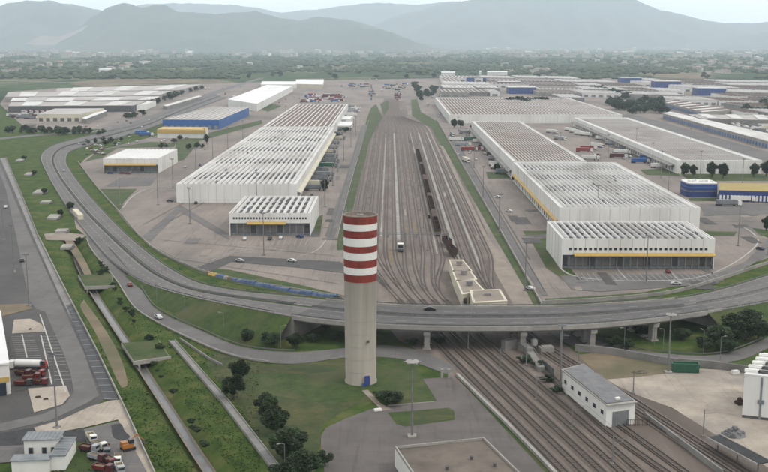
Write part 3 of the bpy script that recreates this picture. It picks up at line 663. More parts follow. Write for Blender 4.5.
# culvert bridges over the canal
def slab(poly, label, m='lawn'):
    P = [W(x, y, .6) for x, y in poly]; c = sum(P, Vector()) / len(P); c.z = 0
    r = empty('culvert_bridge', tuple(c), 0, label, 'culvert bridge'); Q = [(p.x - c.x, p.y - c.y) for p in P]
    mb = MB(); mb.prism(Q, -.5, .55); mb.build('slab', M['conc'], r)
    S = [(x * .96, y * .96) for x, y in Q]; mb = MB(); mb.prism(S, .556, .75); mb.build('turf', M[m], r)
    a, b = Vector((*Q[-1], 0)), Vector((*Q[-2], 0)); d = b - a; k = (a + b) / 2; mb = MB(); mb.box((k.x, k.y, .2), (d.length + .6, .5, 1.3), math.atan2(d.y, d.x)); mb.build('headwall', M['conc'], r)
    for t in (.06, .94):
        p = a.lerp(b, t); mb = MB(); mb.box((p.x, p.y + 1.5, -1.6), (.6, 5, 2.2), math.atan2(d.y, d.x)); mb.build('abutment', M['conc2'], r)
slab([(78, 275), (112, 274), (114, 286), (85, 287)], 'grass covered concrete slab bridge over the canal, farther one')
slab([(121, 343), (159, 340), (170, 357), (134, 362)], 'grass covered concrete slab bridge over the canal, nearer one')
for i, (x, y, wx, ly, lb) in enumerate([(20, 161, 5, 14, 'farthest'), (29, 175, 5, 14, 'second farthest'), (40, 193, 7, 18, 'middle'), (46, 203, 6, 8, 'small middle'), (54, 218, 6, 14, 'second nearest'), (62, 232, 6, 8, 'nearest'), (67, 248, 5, 9, 'lowest')]):
    p = W(x, y); mb = MB(); mb.box((0, 0, .6), (wx, ly, 1.2), R(8)); o = mb.build('culvert_cover', M['conc'])
    o.location = p; mb = MB(); mb.box((wx * .62, -1, .3), (wx * .2, ly * .9, .5), R(8)); q = mb.build('opening', M['darkmetal'], o)
    tag(o, f'pale concrete culvert cover beside the left side road, {lb} of the row', 'culvert cover', 'concrete culvert covers in the left grass strip')
p = W(78, 217); mb = MB(); mb.box((0, 0, 1.6), (3, 24, 3), R(24)); o = mb.build('trailer_body', M['cream'])
r = empty('parked_trailer', tuple(p), 0, 'long cream box trailer parked beside the outer edge of the loop road', 'trailer'); o.parent = r; o.name = 'box_body'
for k in (-7, 7):
    for s in (-1.4, 1.4):
        mb = MB(); mb.tube((s - .2 - k * .4, k, .5), (s + .2 - k * .4, k, .5), .5, n=10); mb.build('wheel', M['tyre'], r)

# ---------------------------------------------------------------- mountains
def ridge(name, prof, D, depth, m, seed=0, rough=.1):
    """heightfield: prof gives the skyline (px,py) that the ridge shows"""
    xs = [p[0] for p in prof]
    def ph(px):
        for i in range(len(prof) - 1):
            if prof[i][0] <= px <= prof[i + 1][0]:
                t = (px - prof[i][0]) / (prof[i + 1][0] - prof[i][0]); t = t * t * (3 - 2 * t) * .5 + t * .5
                return prof[i][1] * (1 - t) + prof[i + 1][1] * t
        return prof[-1][1]
    nx, ny = 220, 40; mb = MB()
    for j in range(ny + 1):
        v = j / ny
        for i in range(nx + 1):
            px = xs[0] + (xs[-1] - xs[0]) * i / nx
            h = max(-30, CAMH + (42 - ph(px)) / F * D)
            X = (px - 390) / F * D; Y = D + (v - .55) * depth
            X *= Y / D
            s = (v / .55) if v < .55 else (1 - v) / .45
            s = max(0, s); s = s ** 1.15
            n1 = mnoise.fractal(Vector((X / 1200 + seed, Y / 1200, seed)), .8, 2.1, 8) * 1.5
            n2 = abs(mnoise.noise(Vector((X / 500 + seed, Y / 1700, 3 + seed))))
            z = h * s * (1 + rough * n1 * (1 - abs(s - .5) * 1.2)) - h * n2 * .5 * s * (1 - s) * 2.2 + h * rough * .25 * n1 * s
            mb.v.append((X, Y, z - 2))
    for j in range(ny):
        for i in range(nx):
            a = j * (nx + 1) + i; mb.f.append((a, a + 1, a + nx + 2, a + nx + 1)); mb.m.append(0)
    return struct(name, mb, M[m], True)
ridge('mountain', [(-20, 50), (30, 49), (58, 46), (72, 37), (85, 27), (100, 18), (115, 10), (128, 6.5), (137, 8), (146, 10), (160, 6), (170, 6), (182, 12), (200, 14), (222, 16), (240, 14), (256, 12), (268, 15), (288, 18), (300, 20), (318, 17), (332, 18),
      (345, 19), (360, 22), (372, 26), (383, 30), (400, 36), (412, 41), (424, 45), (440, 48), (470, 50)], 13000, 4200, 'mount', 1.3)
ridge('mountain', [(250, 50), (290, 48), (305, 42), (322, 38), (345, 33), (362, 29), (378, 29), (392, 33), (404, 38), (418, 43), (436, 48), (450, 50)], 12000, 2200, 'mount', 7.3)
ridge('mountain', [(-120, 22), (-60, 14), (0, 8), (18, 3), (34, 1), (56, 2), (72, 5), (88, 8), (104, 11), (122, 16), (140, 22), (170, 34), (200, 46)], 15500, 4600, 'mount', 4.1)
ridge('mountain', [(60, 16), (110, 12), (150, 6), (200, 4), (232, 5), (256, 8), (285, 14), (310, 11), (340, 7), (372, 5), (410, 6), (450, 3), (500, 6), (560, 20), (640, 40)], 22000, 6000, 'mount', 2.2, .06)
ridge('mountain', [(360, 30), (410, 14), (450, 4), (490, -3), (530, -8), (570, -9), (600, -6), (625, -1), (640, 5), (655, 11), (672, 15), (700, 21), (722, 23), (745, 23.5), (768, 22), (800, 24), (850, 20), (900, 14)], 18500, 6000, 'mount', 9.2, .06)
ridge('mountain', [(560, 52), (640, 46), (700, 42), (740, 36), (768, 31), (820, 22), (900, 10)], 16000, 3600, 'mount', 5.2)
# quarry scars on the left mountain: rock faces that lie on the slope
for (pts, D) in (([(30, 44), (42, 36), (60, 38), (76, 30), (84, 24), (80, 31), (70, 38), (58, 45), (44, 46)], 12300),):
    mb = MB(); P = []
    for x, y in pts: P.append(Vector(((x - 390) / F * D, D + (44 - y) * 25, CAMH + (42 - y) / F * D * 1.0 + 6)))
    cen = sum(P, Vector()) / len(P)
    q = MB()
    for i in range(len(P)): q.face([P[i], P[(i + 1) % len(P)], cen])
    struct('quarry_face', q, M['quarry'])
# ------------------------------------------------------------------ buildings
def part(mb, name, m, root, kind=None, fix=True):
    o = mb.build(name, m, root, False, fix)
    if kind: o['kind'] = kind
    return o
def warehouse(name, label, xl, xr, yf, yb, h, n=14, wall='white', ridge='wroof', valley='valley', cat='warehouse', group=None, rows=0, slot=.5, docks=0, awning=None, windows=0,
              side=None, rim=1.6, fill=.58, front=None, peak=.5, vents=0, cross=0):
    a = W(xl, yf, h); b = W(xr, yf, h); yb_ = W(390, yb, h).y; w = b.x - a.x; d = yb_ - a.y
    root = empty(name, ((a.x + b.x) / 2, (a.y + yb_) / 2, 0), 0, label, cat, group)
    x0, x1, y0, y1 = -w / 2, w / 2, -d / 2, d / 2
    base = 6.6 if docks else 0
    rec = 3.0 if docks else 0
    mb = MB()
    mb.b0(x0, x0 + .4, y0 + rec, y1, 0, h); mb.b0(x1 - .4, x1, y0 + rec, y1, 0, h); mb.b0(x0 + .402, x1 - .402, y1 - .4, y1, 0, h)
    mb.b0(x0 + .402, x1 - .402, y0, y0 + .4, base, h)
    if docks:
        mb.b0(x0, x0 + .4, y0, y0 + rec - .002, 0, h); mb.b0(x1 - .4, x1, y0, y0 + rec - .002, 0, h)
        mb.b0(x0 + .402, x1 - .402, y0 + .41, y0 + rec, base, base + .4)
    # panel joints on the visible walls
    k = int(w / 5)
    part(mb, 'wall', M[wall], root)
    mb = MB()
    for i in range(1, k):
        x = x0 + w * i / k; mb.b0(x - .05, x + .05, y0 - .04, y0 - .004, base + .1 if docks else .1, h - .1)
    k2 = int(d / 8); sx = x1 if (a.x + b.x) / 2 < 0 else x0
    for i in range(1, k2):
        y = y0 + d * i / k2; s = 1 if sx > 0 else -1; mb.b0(sx + s * .004, sx + s * .05, y - .1, y + .1, .1, h - .1)
    if k > 1: part(mb, 'wall_joint', M['conc'], root, 'stuff')
    # roof
    mb = MB(); zb = h - .9
    mb.b0(x0 + .41, x1 - .41, y0 + .41, y1 - .41, zb - .3, zb, 1)
    e = rim
    iw = w - 2 * e; bw = iw / n
    for i in range(n):
        c = x0 + e + bw * (i + .5); f = bw * fill / 2; t = .28
        v0 = len(mb.v)
        for y in (y0 + e, y1 - e):
            for dx, z in ((-f, zb), (-f * t, zb + 1.1 * peak * 2), (f * t, zb + 1.1 * peak * 2), (f, zb)): mb.v.append((c + dx, y, z))
        for q in range(3): mb.f.append((v0 + q, v0 + q + 1, v0 + 5 + q, v0 + 4 + q)); mb.m.append(0)
        mb.f.append((v0, v0 + 3, v0 + 2, v0 + 1)); mb.m.append(0); mb.f.append((v0 + 4, v0 + 5, v0 + 6, v0 + 7)); mb.m.append(0)
    if cross:
        for j in range(1, cross):
            y = y0 + d * j / cross; mb.b0(x0 + .5, x1 - .5, y - .35, y + .35, zb, zb + 1.1 * peak * 2 * .6, 0)
    # flat rim
    mb.b0(x0 + .41, x0 + e, y0 + .41, y1 - .41, zb, zb + .55, 0); mb.b0(x1 - e, x1 - .41, y0 + .41, y1 - .41, zb, zb + .55, 0)
    mb.b0(x0 + e, x1 - e, y0 + .41, y0 + e, zb, zb + .54, 0); mb.b0(x0 + e, x1 - e, y1 - e, y1 - .41, zb, zb + .54, 0)
    rf = part(mb, 'roof', [M[ridge], M[valley]], root)
    if rows:
        me = None; rl = (d - 2 * e) / rows; cnt = 0
        for j in range(rows):
            for i in range(n - 1):
                if cnt >= 100: break
                x = x0 + e + bw * (i + 1); y = y0 + e + rl * (j + .5)
                if me is None:
                    q = MB(); q.b0(-bw * .17, bw * .17, -rl * slot / 2, rl * slot / 2, 0, .5); q.b0(-bw * .2, bw * .2, -rl * slot / 2 - .3, -rl * slot / 2, 0, .7); me = q.mesh('skylight', [M['vent']])
                o = bpy.data.objects.new('skylight', me); COL.objects.link(o); o.parent = rf; o.location = (x, y, zb + .02); cnt += 1
    if vents:
        rr = random.Random(hash(name) % 999 + int(xl)); q = MB(); q.box((0, 0, .6), (1.5, 2.0, 1.2)); q.tube((0, 0, 1.2), (0, 0, 1.7), .35, n=8); me = q.mesh('roof_unit', [M['dock']])
        for _ in range(vents):
            o = bpy.data.objects.new('roof_unit', me); COL.objects.link(o); o.parent = rf; o.location = (x0 + e + bw * rr.randint(1, n - 1), rr.uniform(y0 + 6, y1 - 6), zb + .02)
    if docks:
        mb = MB(); mb.b0(x0 + .41, x1 - .41, y0 + rec + .1, y0 + rec + .5, 0, base); mb.b0(x0 + .41, x1 - .41, y0 + rec - 1.6, y0 + rec + .09, 0, 1.1)
        part(mb, 'dock_wall', M['dock'], root)
        for i in range(docks):
            x = x0 + w * (i + .5) / docks; q = MB(); q.b0(x - 1.5, x + 1.5, y0 + rec - .06, y0 + rec + .08, 1.12, 5)
            part(q, 'dock_door', M[['conc2', 'dock', 'vent', 'conc2'][(i * 7 + int(xl)) % 4]], root)
        for i in range(docks + 1):
            x = x0 + .5 + (w - 1) * i / docks; q = MB(); q.b0(x - .2, x + .2, y0 + .42, y0 + .8, 0, base - .01); part(q, 'column', M['conc2'], root)
    if awning:
        mb = MB(); ax0, ax1 = x0 + w * awning[0], x0 + w * awning[1]; zz = base - .2 if docks else 5
        mb.face([(ax0, y0 - .02, zz + 1.1), (ax1, y0 - .02, zz + 1.1), (ax1, y0 - 2.2, zz + .3), (ax0, y0 - 2.2, zz + .3)]); mb.face([(ax0, y0 - 2.2, zz + .3), (ax1, y0 - 2.2, zz + .3), (ax1, y0 - 2.2, zz - .15), (ax0, y0 - 2.2, zz - .15)])
        mb.face([(ax0, y0 - .02, zz + .8), (ax1, y0 - .02, zz + .8), (ax1, y0 - 2.2, zz - .15), (ax0, y0 - 2.2, zz - .15)])
        part(mb, 'awning', M['yellow'], root)
    for i in range(windows):
        x = x0 + w * (.04 + .92 * (i + .5) / windows); ww = w / windows * .27; q = MB(); q.b0(x - ww, x + ww, y0 - .06, y0 - .002, base + 2.1, base + 3.2)
        f = part(q, 'window', M['conc2'], root); q = MB(); q.b0(x - ww * .9, x + ww * .9, y0 - .1, y0 - .062, base + 2.2, base + 3.1); part(q, 'pane', M['glass'], f)
    if side:
        s, m_, cw = side; xs = x0 if s < 0 else x1; mb = MB()
        mb.face([(xs, y0 + 6, 6.4), (xs, y1 - 6, 6.4), (xs + s * cw, y1 - 6, 5.6), (xs + s * cw, y0 + 6, 5.6)]); mb.b0(xs + s * cw, xs + s * (cw + .15), y0 + 6, y1 - 6, 5.0, 5.7)
        part(mb, 'side_canopy', M[m_], root)
        nd = min(60, int(d / 9))
        for i in range(nd):
            y = y0 + 8 + (d - 16) * (i + .5) / nd; q = MB(); q.b0(xs + s * .003, xs + s * .12, y - 1.7, y + 1.7, .9, 4.8); part(q, 'side_door', M[['dock', 'conc2', 'vent'][i % 3]], root)
    return root
# left terminal
warehouse('freight_depot', 'small white depot with yellow awning and slotted roof in front of the long left warehouse', 229, 310.5, 213, 196, 12, 11, rows=4, slot=.5, docks=12, awning=(.22, .7), windows=26, fill=.62, vents=3)
warehouse('warehouse', 'long white ribbed roof warehouse directly behind the small left depot', 176, 296.5, 184, 127, 12, 20, fill=.6, side=(1, 'cream', 2.5), vents=22, rows=5, slot=.3, rim=2.4, cross=7)
warehouse('warehouse', 'warehouse with brown and white striped roof behind the long left one', 263, 333, 126.4, 104, 12, 13, valley='brown', fill=.3, wall='white', rim=2.5, ridge='wroof', peak=.2)
warehouse('storage_shed', 'small open fronted white shed alone on the left lot near the loop road', 103, 158, 158.5, 149, 11.5, 12, docks=8, awning=(.03, .97), fill=.6, ridge='wroof2')
# right terminal
warehouse('freight_depot', 'right hand white depot with long yellow awning and grey dock doors', 562, 715, 238.5, 221, 14, 20, rows=4, slot=.6, docks=22, awning=(.08, 1.0), windows=28, fill=.6, vents=4)
warehouse('warehouse', 'big white warehouse with diagonal looking ribs behind the right depot', 560, 700, 207.5, 162, 14, 25, fill=.62, side=(-1, 'yellow', 1.6), vents=10, rim=2.4, cross=6, rows=4, slot=.4)
warehouse('warehouse', 'brown striped roof warehouse behind the big right white one', 512.5, 586, 160.8, 121, 14, 19, valley='brown', fill=.28, rim=2.8, side=(-1, 'conc', 3), wall='white', peak=.15)
warehouse('warehouse', 'very wide white and grey striped warehouse crossing the middle distance', 449, 622, 114.5, 97.5, 11, 46, valley='brown', fill=.28, rim=3, cross=2, peak=.2)
warehouse('warehouse', 'long brown roofed warehouse with white end wall and round trees', 677, 762, 160.2, 117.5, 10.5, 24, valley='brown', fill=.22, rim=5, side=(-1, 'conc', 4), ridge='wroof', wall='white', peak=.15, cross=9)

def block(name, label, quad, h, wall, roof, cat='building', group=None, z=True, overhang=0, doors=0, stripes=None, band=None, gable=False, units=0):
    """building from its four roof corners in the photo: front-left, front-right, back-right, back-left"""
    P = [W(x, y, h) for x, y in quad]; c = sum(P, Vector()) / 4; c.z = 0
    r = empty(name, tuple(c), 0, label, cat, group); Q = [Vector((p.x - c.x, p.y - c.y, 0)) for p in P]
    mb = MB(); mb.prism([(q.x, q.y) for q in Q], 0, h - .02); part(mb, 'wall', M[wall], r)
    mb = MB(); s = 1 + overhang / 20
    if gable:
        A, B, C_, D_ = [q * s for q in Q]; r1 = (A + B) / 2; r2 = (C_ + D_) / 2; hh = h + gable
        def v(q, z): return (q.x, q.y, z)
        mb.face([v(A, h), v(r1, hh), v(r2, hh), v(D_, h)]); mb.face([v(r1, hh), v(B, h), v(C_, h), v(r2, hh)]); mb.face([v(A, h), v(B, h), v(r1, hh)]); mb.face([v(C_, h), v(D_, h), v(r2, hh)])
    else:
        mb.prism([(q.x * s, q.y * s) for q in Q], h, h + .35, 0)
        if stripes:
            n, m2 = stripes
            for i in range(n):
                t0, t1 = (i + .3) / n, (i + .7) / n
                a, b, c2, d = Q[0].lerp(Q[1], t0), Q[0].lerp(Q[1], t1), Q[3].lerp(Q[2], t1), Q[3].lerp(Q[2], t0)
                for u in (a, b, c2, d): u *= .985
                mb.prism([(u.x, u.y) for u in (a, b, c2, d)], h + .352, h + 1.1, 1)
    rf = part(mb, 'roof', [M[roof]] + ([M[stripes[1]]] if stripes else []), r)
    if doors:
        a, b = Q[0], Q[1]; d = b - a; nrm = Vector((d.y, -d.x, 0)).normalized()
        for i in range(doors):
            p = a.lerp(b, (i + .5) / doors) + nrm * .05; q = MB(); q.box((p.x, p.y, 2.4), (d.length / doors * .55, .2, min(4.2, h * .5)), math.atan2(d.y, d.x)); part(q, 'door', M['dock' if not band else band], r)
    return r
# blue fronted warehouse, white one behind, yellow block in front
block('warehouse', 'white roofed warehouse with bright blue cladding on its front and side', [(162.5, 119.5), (219, 120), (249, 107.5), (212, 107)], 11, 'blue', 'wroof', 'warehouse', doors=9, band='conc2', stripes=(9, 'pale'))
block('warehouse', 'bright white roofed warehouse slanting away behind the blue one', [(228, 99.5), (257, 104), (293, 86), (267, 85)], 11, 'white', 'wroof2', 'warehouse')
block('loading_shed', 'low yellow and white loading shed in front of the blue warehouse', [(157, 129.5), (206, 130), (208, 127.5), (163, 127)], 9, 'white', 'yellow', 'shed')
for nm, q in (('yellow', [(157, 129.6), (206, 130.1)]),):
    P = [W(*p, 9) for p in q]; d = P[1] - P[0]; c = (P[0] + P[1]) / 2; mb = MB(); mb.box((0, 0, 0), (d.length, .3, 3.4), math.atan2(d.y, d.x)); o = mb.build('fascia_board', M['yellow'])
    sh = [k for k in bpy.data.objects if k.name.startswith('loading_shed')][0]; o.parent = sh; o.location = Vector((c.x, c.y - .4, 7.2)) - Vector((sh.location.x, sh.location.y, 0))
block('long_shed', 'narrow white shed with glazed end at the far end of the left terminal', [(261, 84.5), (297, 84.5), (297, 81.5), (262, 81.5)], 8, 'white', 'wroof2', 'shed')
block('long_shed', 'tall white end shed right of the narrow white one, far left terminal', [(296, 84), (323, 84.5), (324, 79.5), (296, 79.5)], 9, 'cream', 'wroof2', 'shed')
# far left group of long hangars
block('hangar', 'farthest of the four long pale hangars on the far left', [(56, 92), (180, 90), (201, 84.5), (57, 88.5)], 9, 'conc', 'pale', 'hangar', stripes=(3, 'wroof'))
block('hangar', 'second farthest of the four long pale hangars on the far left', [(6, 97), (158, 95.5), (172, 91), (8, 92.6)], 9, 'conc', 'pale', 'hangar', stripes=(4, 'wroof'))
block('hangar', 'third of the four long pale hangars on the far left', [(10, 101.5), (152, 99.8), (160, 96.6), (13, 98)], 9, 'conc2', 'wroof', 'hangar', stripes=(3, 'pale'))
block('hangar', 'nearest of the four long pale hangars on the far left, dark front wall', [(8, 106.3), (133, 105.6), (146, 101.4), (11, 102.4)], 9, 'vent', 'pale', 'hangar', doors=24, band='vent', stripes=(3, 'wroof'))
block('hangar', 'pale hangar end with small units right of the dark front wall', [(133, 105.4), (146, 104.6), (156, 100.8), (147, 101)], 8, 'white', 'wroof', 'hangar')
block('office', 'pale office block with dark window openings on the far left', [(37, 114.5), (80, 114.5), (104, 108.5), (55, 108.8)], 9, 'cream', 'pale', 'office', doors=6, band='vent')
block('shed', 'slanted white roofed shed right of the pale far left office', [(82, 118.2), (86, 119), (107, 111), (103, 110)], 6, 'conc2', 'wroof2', 'shed')
block('shed', 'small low grey shed on the verge by the left crossroads', [(22, 126), (34, 126), (36, 124), (25, 124)], 4, 'conc2', 'groof', 'shed')
block('shed', 'thin white canopy beside the far left highway', [(163, 105.6), (167, 106.4), (202, 96.4), (199, 95.6)], 5, 'conc2', 'wroof', 'canopy')
block('shed', 'white flat shed in the lorry park right of the brown striped warehouse', [(338, 119), (350, 119), (353, 116.4), (343, 116.4)], 5, 'white', 'wroof2', 'shed')
block('shed', 'longer white flat shed in the lorry park nearer the camera', [(335, 126), (351, 126), (353, 121.8), (339, 121.8)], 5, 'white', 'wroof2', 'shed')
# right: long terraces of far sheds
block('hangar', 'long white edged hangar with blue doors running off to the right', [(663, 113.5), (768, 141.5), (800, 141), (670, 111.8)], 7, 'conc', 'wroof', 'hangar', doors=44, band='blue')
block('hangar', 'pale hangar behind the one with blue doors on the right', [(661, 101.5), (702, 112), (732, 110), (674, 99.6)], 7, 'conc', 'wroof', 'hangar', doors=24, band='blue', stripes=(6, 'brown'))
block('hangar', 'wide pale hangar on the right between the blue door hangars and the trees', [(700, 118.5), (830, 122), (830, 116.5), (688, 114.5)], 8, 'conc2', 'pale', 'hangar', stripes=(5, 'wroof'))
rr = random.Random(12)
rowsy = [77.6, 80.6, 84, 87.8, 92, 96.6, 101.6]
def clash(x0, x1, y):
    for a, b, c, d in ((600, 672, 95, 118), (500, 538, 86, 107), (699, 728, 91, 97), (654, 683, 84, 89), (619, 643, 80, 84), (464, 490, 79, 83), (655, 742, 101, 116), (560, 622, 97.5, 116), (440, 560, 96.5, 116)):
        if x1 > a and x0 < b and c < y < d: return b
    return 0
for ri, y in enumerate(rowsy + [108]):
    x = 440 + rr.uniform(0, 5); k = 0
    while x < 800 and k < 25:
        w = rr.uniform(22, 50); dy = (y - 42) * .058; sl = max(0, x - 520) * .02
        b = clash(x, x + w, y + sl)
        if b:
            for w2 in (w * .6, w * .35):
                if not clash(x, x + w2, y + sl): w, b = w2, 0; break
        if b: x = max(x + 2, b + 1); continue
        if w > 9 and not (x < 640 and ri < 1 and x > 560):
            yy = y + sl; x0, x1 = x, x + w; f = (yy - dy - 42) / (yy - 42)
            block('hangar', f'pale hangar in far right terminal row {ORDN[ri]} from the back, {ORDN[k]} from left', [(x0, yy), (x1, yy + w * .02), (390 + (x1 - 390) * f, yy - dy + w * .018), (390 + (x0 - 390) * f, yy - dy)], rr.choice((7, 8, 9)), rr.choice(('conc2', 'white', 'conc')), rr.choice(('wroof', 'pale', 'pale')), 'hangar', 'pale flat hangars of the far right terminal', stripes=(max(4, int(w / 4)), rr.choice(('wroof', 'brown', 'wroof'))), doors=int(w / 7)); k += 1
        x += w + rr.uniform(.6, 2.5)
# tall blue cold stores
for i, (x0, x1, y0, y1, s) in enumerate([(466.5, 487, 81.8, 77.6, 'leftmost of the far row'), (498, 521, 86.6, 82, 'behind the wide striped warehouse, left one of two'), (508.5, 536, 94, 87.6, 'behind the wide striped warehouse, nearer one of two'),
                                        (621, 641.5, 82.6, 78, 'farthest right of centre'), (655, 681, 88, 81.5, 'above the right tree clump'), (698, 726, 95.6, 88.5, 'rightmost of all')]):
    g0, g1 = W(x0, y0), W(x1, y0); y = g0.y; hh = CAMH - (CAMH * ((y1 - 42) / (y0 - 42))); w = g1.x - g0.x
    r = empty('cold_store', ((g0.x + g1.x) / 2, y + 20, 0), 0, 'tall dark blue storage block, ' + s, 'storage building', 'tall blue storage blocks')
    mb = MB(); mb.b0(-w / 2, w / 2, -20, 20, 0, hh); part(mb, 'wall', M['navy'], r)
    mb = MB(); mb.b0(-w / 2 - .5, w / 2 + .5, -20.5, 20.5, hh, hh + 1); part(mb, 'roof', M['wroof'], r)
    mb = MB()
    for k in range(1, 9): mb.b0(-w / 2 + w * k / 9 - .4, -w / 2 + w * k / 9 + .4, -20.2, -20.01, 1, hh - 1)
    part(mb, 'cladding_rib', M['blue'], r, 'stuff')
# blue round fronted building with the yellow wing on the right
c = W(703, 197.5); hh = 8.6; r = empty('office_building', tuple(c + Vector((0, 11, 0))), 0, 'dark blue office with rounded corners and white roof clutter, right lot', 'building')
mb = MB(); L = []
for i in range(40):
    t = 2 * math.pi * i / 40; ct, st = math.cos(t), math.sin(t); L.append((abs(ct) ** .3 * (1 if ct > 0 else -1) * 10.3, abs(st) ** .3 * (1 if st > 0 else -1) * 10))
mb.prism(L, 0, hh); part(mb, 'wall', M['navy'], r)
mb = MB(); mb.prism([(x * 1.02, y * 1.02) for x, y in L], 3.6, 4.3); part(mb, 'window_band', M['dock'], r); mb = MB(); mb.prism([(x * 1.01, y * 1.01) for x, y in L], 6.2, 7.0); part(mb, 'window_band', M['blue'], r)
mb = MB(); mb.prism([(x * .97, y * .97) for x, y in L], hh + .002, hh + .7); rf = part(mb, 'roof', M['wroof2'], r)
for i in range(7):
    q = MB(); q.box((-7 + i * 2.3, random.uniform(-5, 5), hh + 1.3), (1.6, 1.9, 1.2)); part(q, 'roof_unit', M['white'], rf)
block('loading_shed', 'long low yellow building with blue bays right of the blue office', [(719, 190.5), (800, 192.5), (800, 184), (719, 183.5)], 7, 'navy', 'olive', 'building', doors=22, band='white')
# cream yard offices: four stepped blocks
for q, s in (([(453, 272.5), (472, 271.5), (463, 260.5), (449, 260.5)], 'farthest of four'), ([(456, 281.5), (477, 279.8), (470, 270.6), (452, 271.2)], 'second farthest of four'), ([(462, 295), (485, 291.5), (474, 280), (456, 281)], 'second nearest of four'),
             ([(473, 303.5), (507, 301.5), (500, 290), (470, 291)], 'nearest and widest of four')):
    b = block('yard_office', 'stepped cream flat roofed yard office beyond the viaduct, ' + s, q, 5 + (s[0] == 'n'), 'cream', 'cream', 'office', 'stepped cream offices in the rail yard', overhang=.4, doors=4, band='vent')
    P = [W(x, y, 5) for x, y in q]; c = sum(P, Vector()) / 4
    mb = MB(); Q = [(p - c) * .86 for p in P]; mb.prism([(p.x, p.y) for p in Q], 5.36 + (s[0] == 'n'), 5.42 + (s[0] == 'n')); part(mb, 'roof_panel', M['path'], b)
    mb = MB(); mb.box((0, 0, 6.6), (2.4, 1.8, 1.3)); part(mb, 'roof_unit', M['conc2'], b)
# rail shed with slate roof
h = 6.5; q = [(607, 405), (636.5, 401.5), (584, 364), (561.5, 369.5)]
P = [W(x, y, h) for x, y in q]; c = sum(P, Vector()) / 4; c.z = 0; Q = [Vector((p.x - c.x, p.y - c.y, 0)) for p in P]
r = empty('rail_shed', tuple(c), 0, 'long white rail shed with grey slate roof and one blue grey door', 'shed')
mb = MB(); mb.prism([(v.x * .97, v.y * .97) for v in Q], 0, h - .3); part(mb, 'wall', M['white'], r)
mb = MB(); mb.prism([(v.x * 1.02, v.y * 1.02) for v in Q], h - .3, h); mb.prism([(v.x * .92, v.y * .95) for v in Q], h + .002, h + .25, 1); 
rf = part(mb, 'roof', [M['conc'], M['slate']], r)
d = Q[1] - Q[0]; rz = math.atan2(d.y, d.x); n_ = Vector((d.y, -d.x, 0)).normalized(); m_ = (Q[0] + Q[1]) / 2 * .97 + n_ * .06
mb = MB(); mb.box((m_.x, m_.y, 2.1), (d.length * .55, .14, 4.2), rz); dr = part(mb, 'door', M['dock'], r)
for k in range(7):
    p = m_ + d.normalized() * (k - 3) * d.length * .078 + n_ * .1; q_ = MB(); q_.box((p.x, p.y, 2.1), (.1, .06, 4.1), rz); part(q_, 'door_batten', M['conc2'], dr)
p = m_ * .86; mb = MB(); mb.box((p.x, p.y, h + .5), (1.2, .8, .5), rz); part(mb, 'roof_hatch', M['white'], rf)
dl = Q[3] - Q[0]; nl = Vector((-dl.y, dl.x, 0)).normalized()
for k in range(6):
    p = Q[0].lerp(Q[3], (k + .5) / 6) * .97 + nl * .0; p = p + (p - (Q[1].lerp(Q[2], (k + .5) / 6))).normalized() * .08; q_ = MB(); q_.box((p.x, p.y, 3.6), (.14, 1.4, 1.1), math.atan2(dl.y, dl.x) - math.pi / 2); part(q_, 'window', M['glass'], r)
# flat roofed foreground building
h = 5.2; q = [(420, 483), (520, 472), (484, 437), (395, 446)]
P = [W(x, y, h) for x, y in q]; c = sum(P, Vector()) / 4; c.z = 0; Q = [Vector((p.x - c.x, p.y - c.y, 0)) for p in P]
r = empty('flat_roofed_building', tuple(c), 0, 'low building with stained grey flat roof and pale parapet at the bottom edge', 'building')
mb = MB(); mb.prism([(v.x, v.y) for v in Q], 0, h - .75); part(mb, 'wall', M['white'], r)
mb = MB(); mb.prism([(v.x * .98, v.y * .98) for v in Q], h - .74, h - .6); rf = part(mb, 'roof', M['groof'], r)
mb = MB()
for i in range(4):
    a, b = Q[i], Q[(i + 1) % 4]; d = b - a; m2 = (a + b) / 2 * .985; mb.box((m2.x, m2.y, h - .38 - .01 * i), (d.length - .1 * (i % 2), .35, .74), math.atan2(d.y, d.x))
part(mb, 'parapet', M['conc'], r)
for x, y in ((4, 1), (9, -3), (-2, -5)):
    q_ = MB(); q_.tube((x, y, h - .6), (x, y, h + .1), .35, n=10); q_.tube((x, y, h + .1), (x, y, h + .25), .5, n=10); part(q_, 'roof_vent', M['vent'], rf)
# white hall at the right edge
h = 12; q = [(744.5, 375), (800, 381), (815, 362), (764, 354)]
P = [W(x, y, h) for x, y in q]; c = sum(P, Vector()) / 4; c.z = 0; Q = [Vector((p.x - c.x, p.y - c.y, 0)) for p in P]
r = empty('white_hall', tuple(c), 0, 'tall plain white hall with roof skylights cut by the right edge', 'hall')
mb = MB(); mb.prism([(v.x, v.y) for v in Q], 0, h); part(mb, 'wall', M['white'], r)
mb = MB(); mb.prism([(v.x * 1.01, v.y * 1.01) for v in Q], h + .002, h + .4); rf = part(mb, 'roof', M['wroof2'], r)
for k in range(5):
    for j in range(4):
        p = Q[0].lerp(Q[3], (k + .6) / 5.4).lerp(Q[1].lerp(Q[2], (k + .6) / 5.4), .1 + j * .25); d = Q[1] - Q[0]; q_ = MB(); q_.box((p.x, p.y, h + .6), (4, 1.7, .5), math.atan2(d.y, d.x)); q_.box((p.x, p.y + .2, h + .95), (3.4, .9, .2), math.atan2(d.y, d.x)); part(q_, 'skylight', M['vent'] if j % 2 else M['white'], rf)
d = Q[1] - Q[0]; p = Q[0].lerp(Q[1], .32) + Vector((0, -.1, 0)); q_ = MB(); q_.box((p.x, p.y, h / 2), (.5, .2, h - .4), math.atan2(d.y, d.x)); q_.box((p.x, p.y - .2, h * .42), (1.6, .5, 1), math.atan2(d.y, d.x)); part(q_, 'downpipe', M['dock'], r)
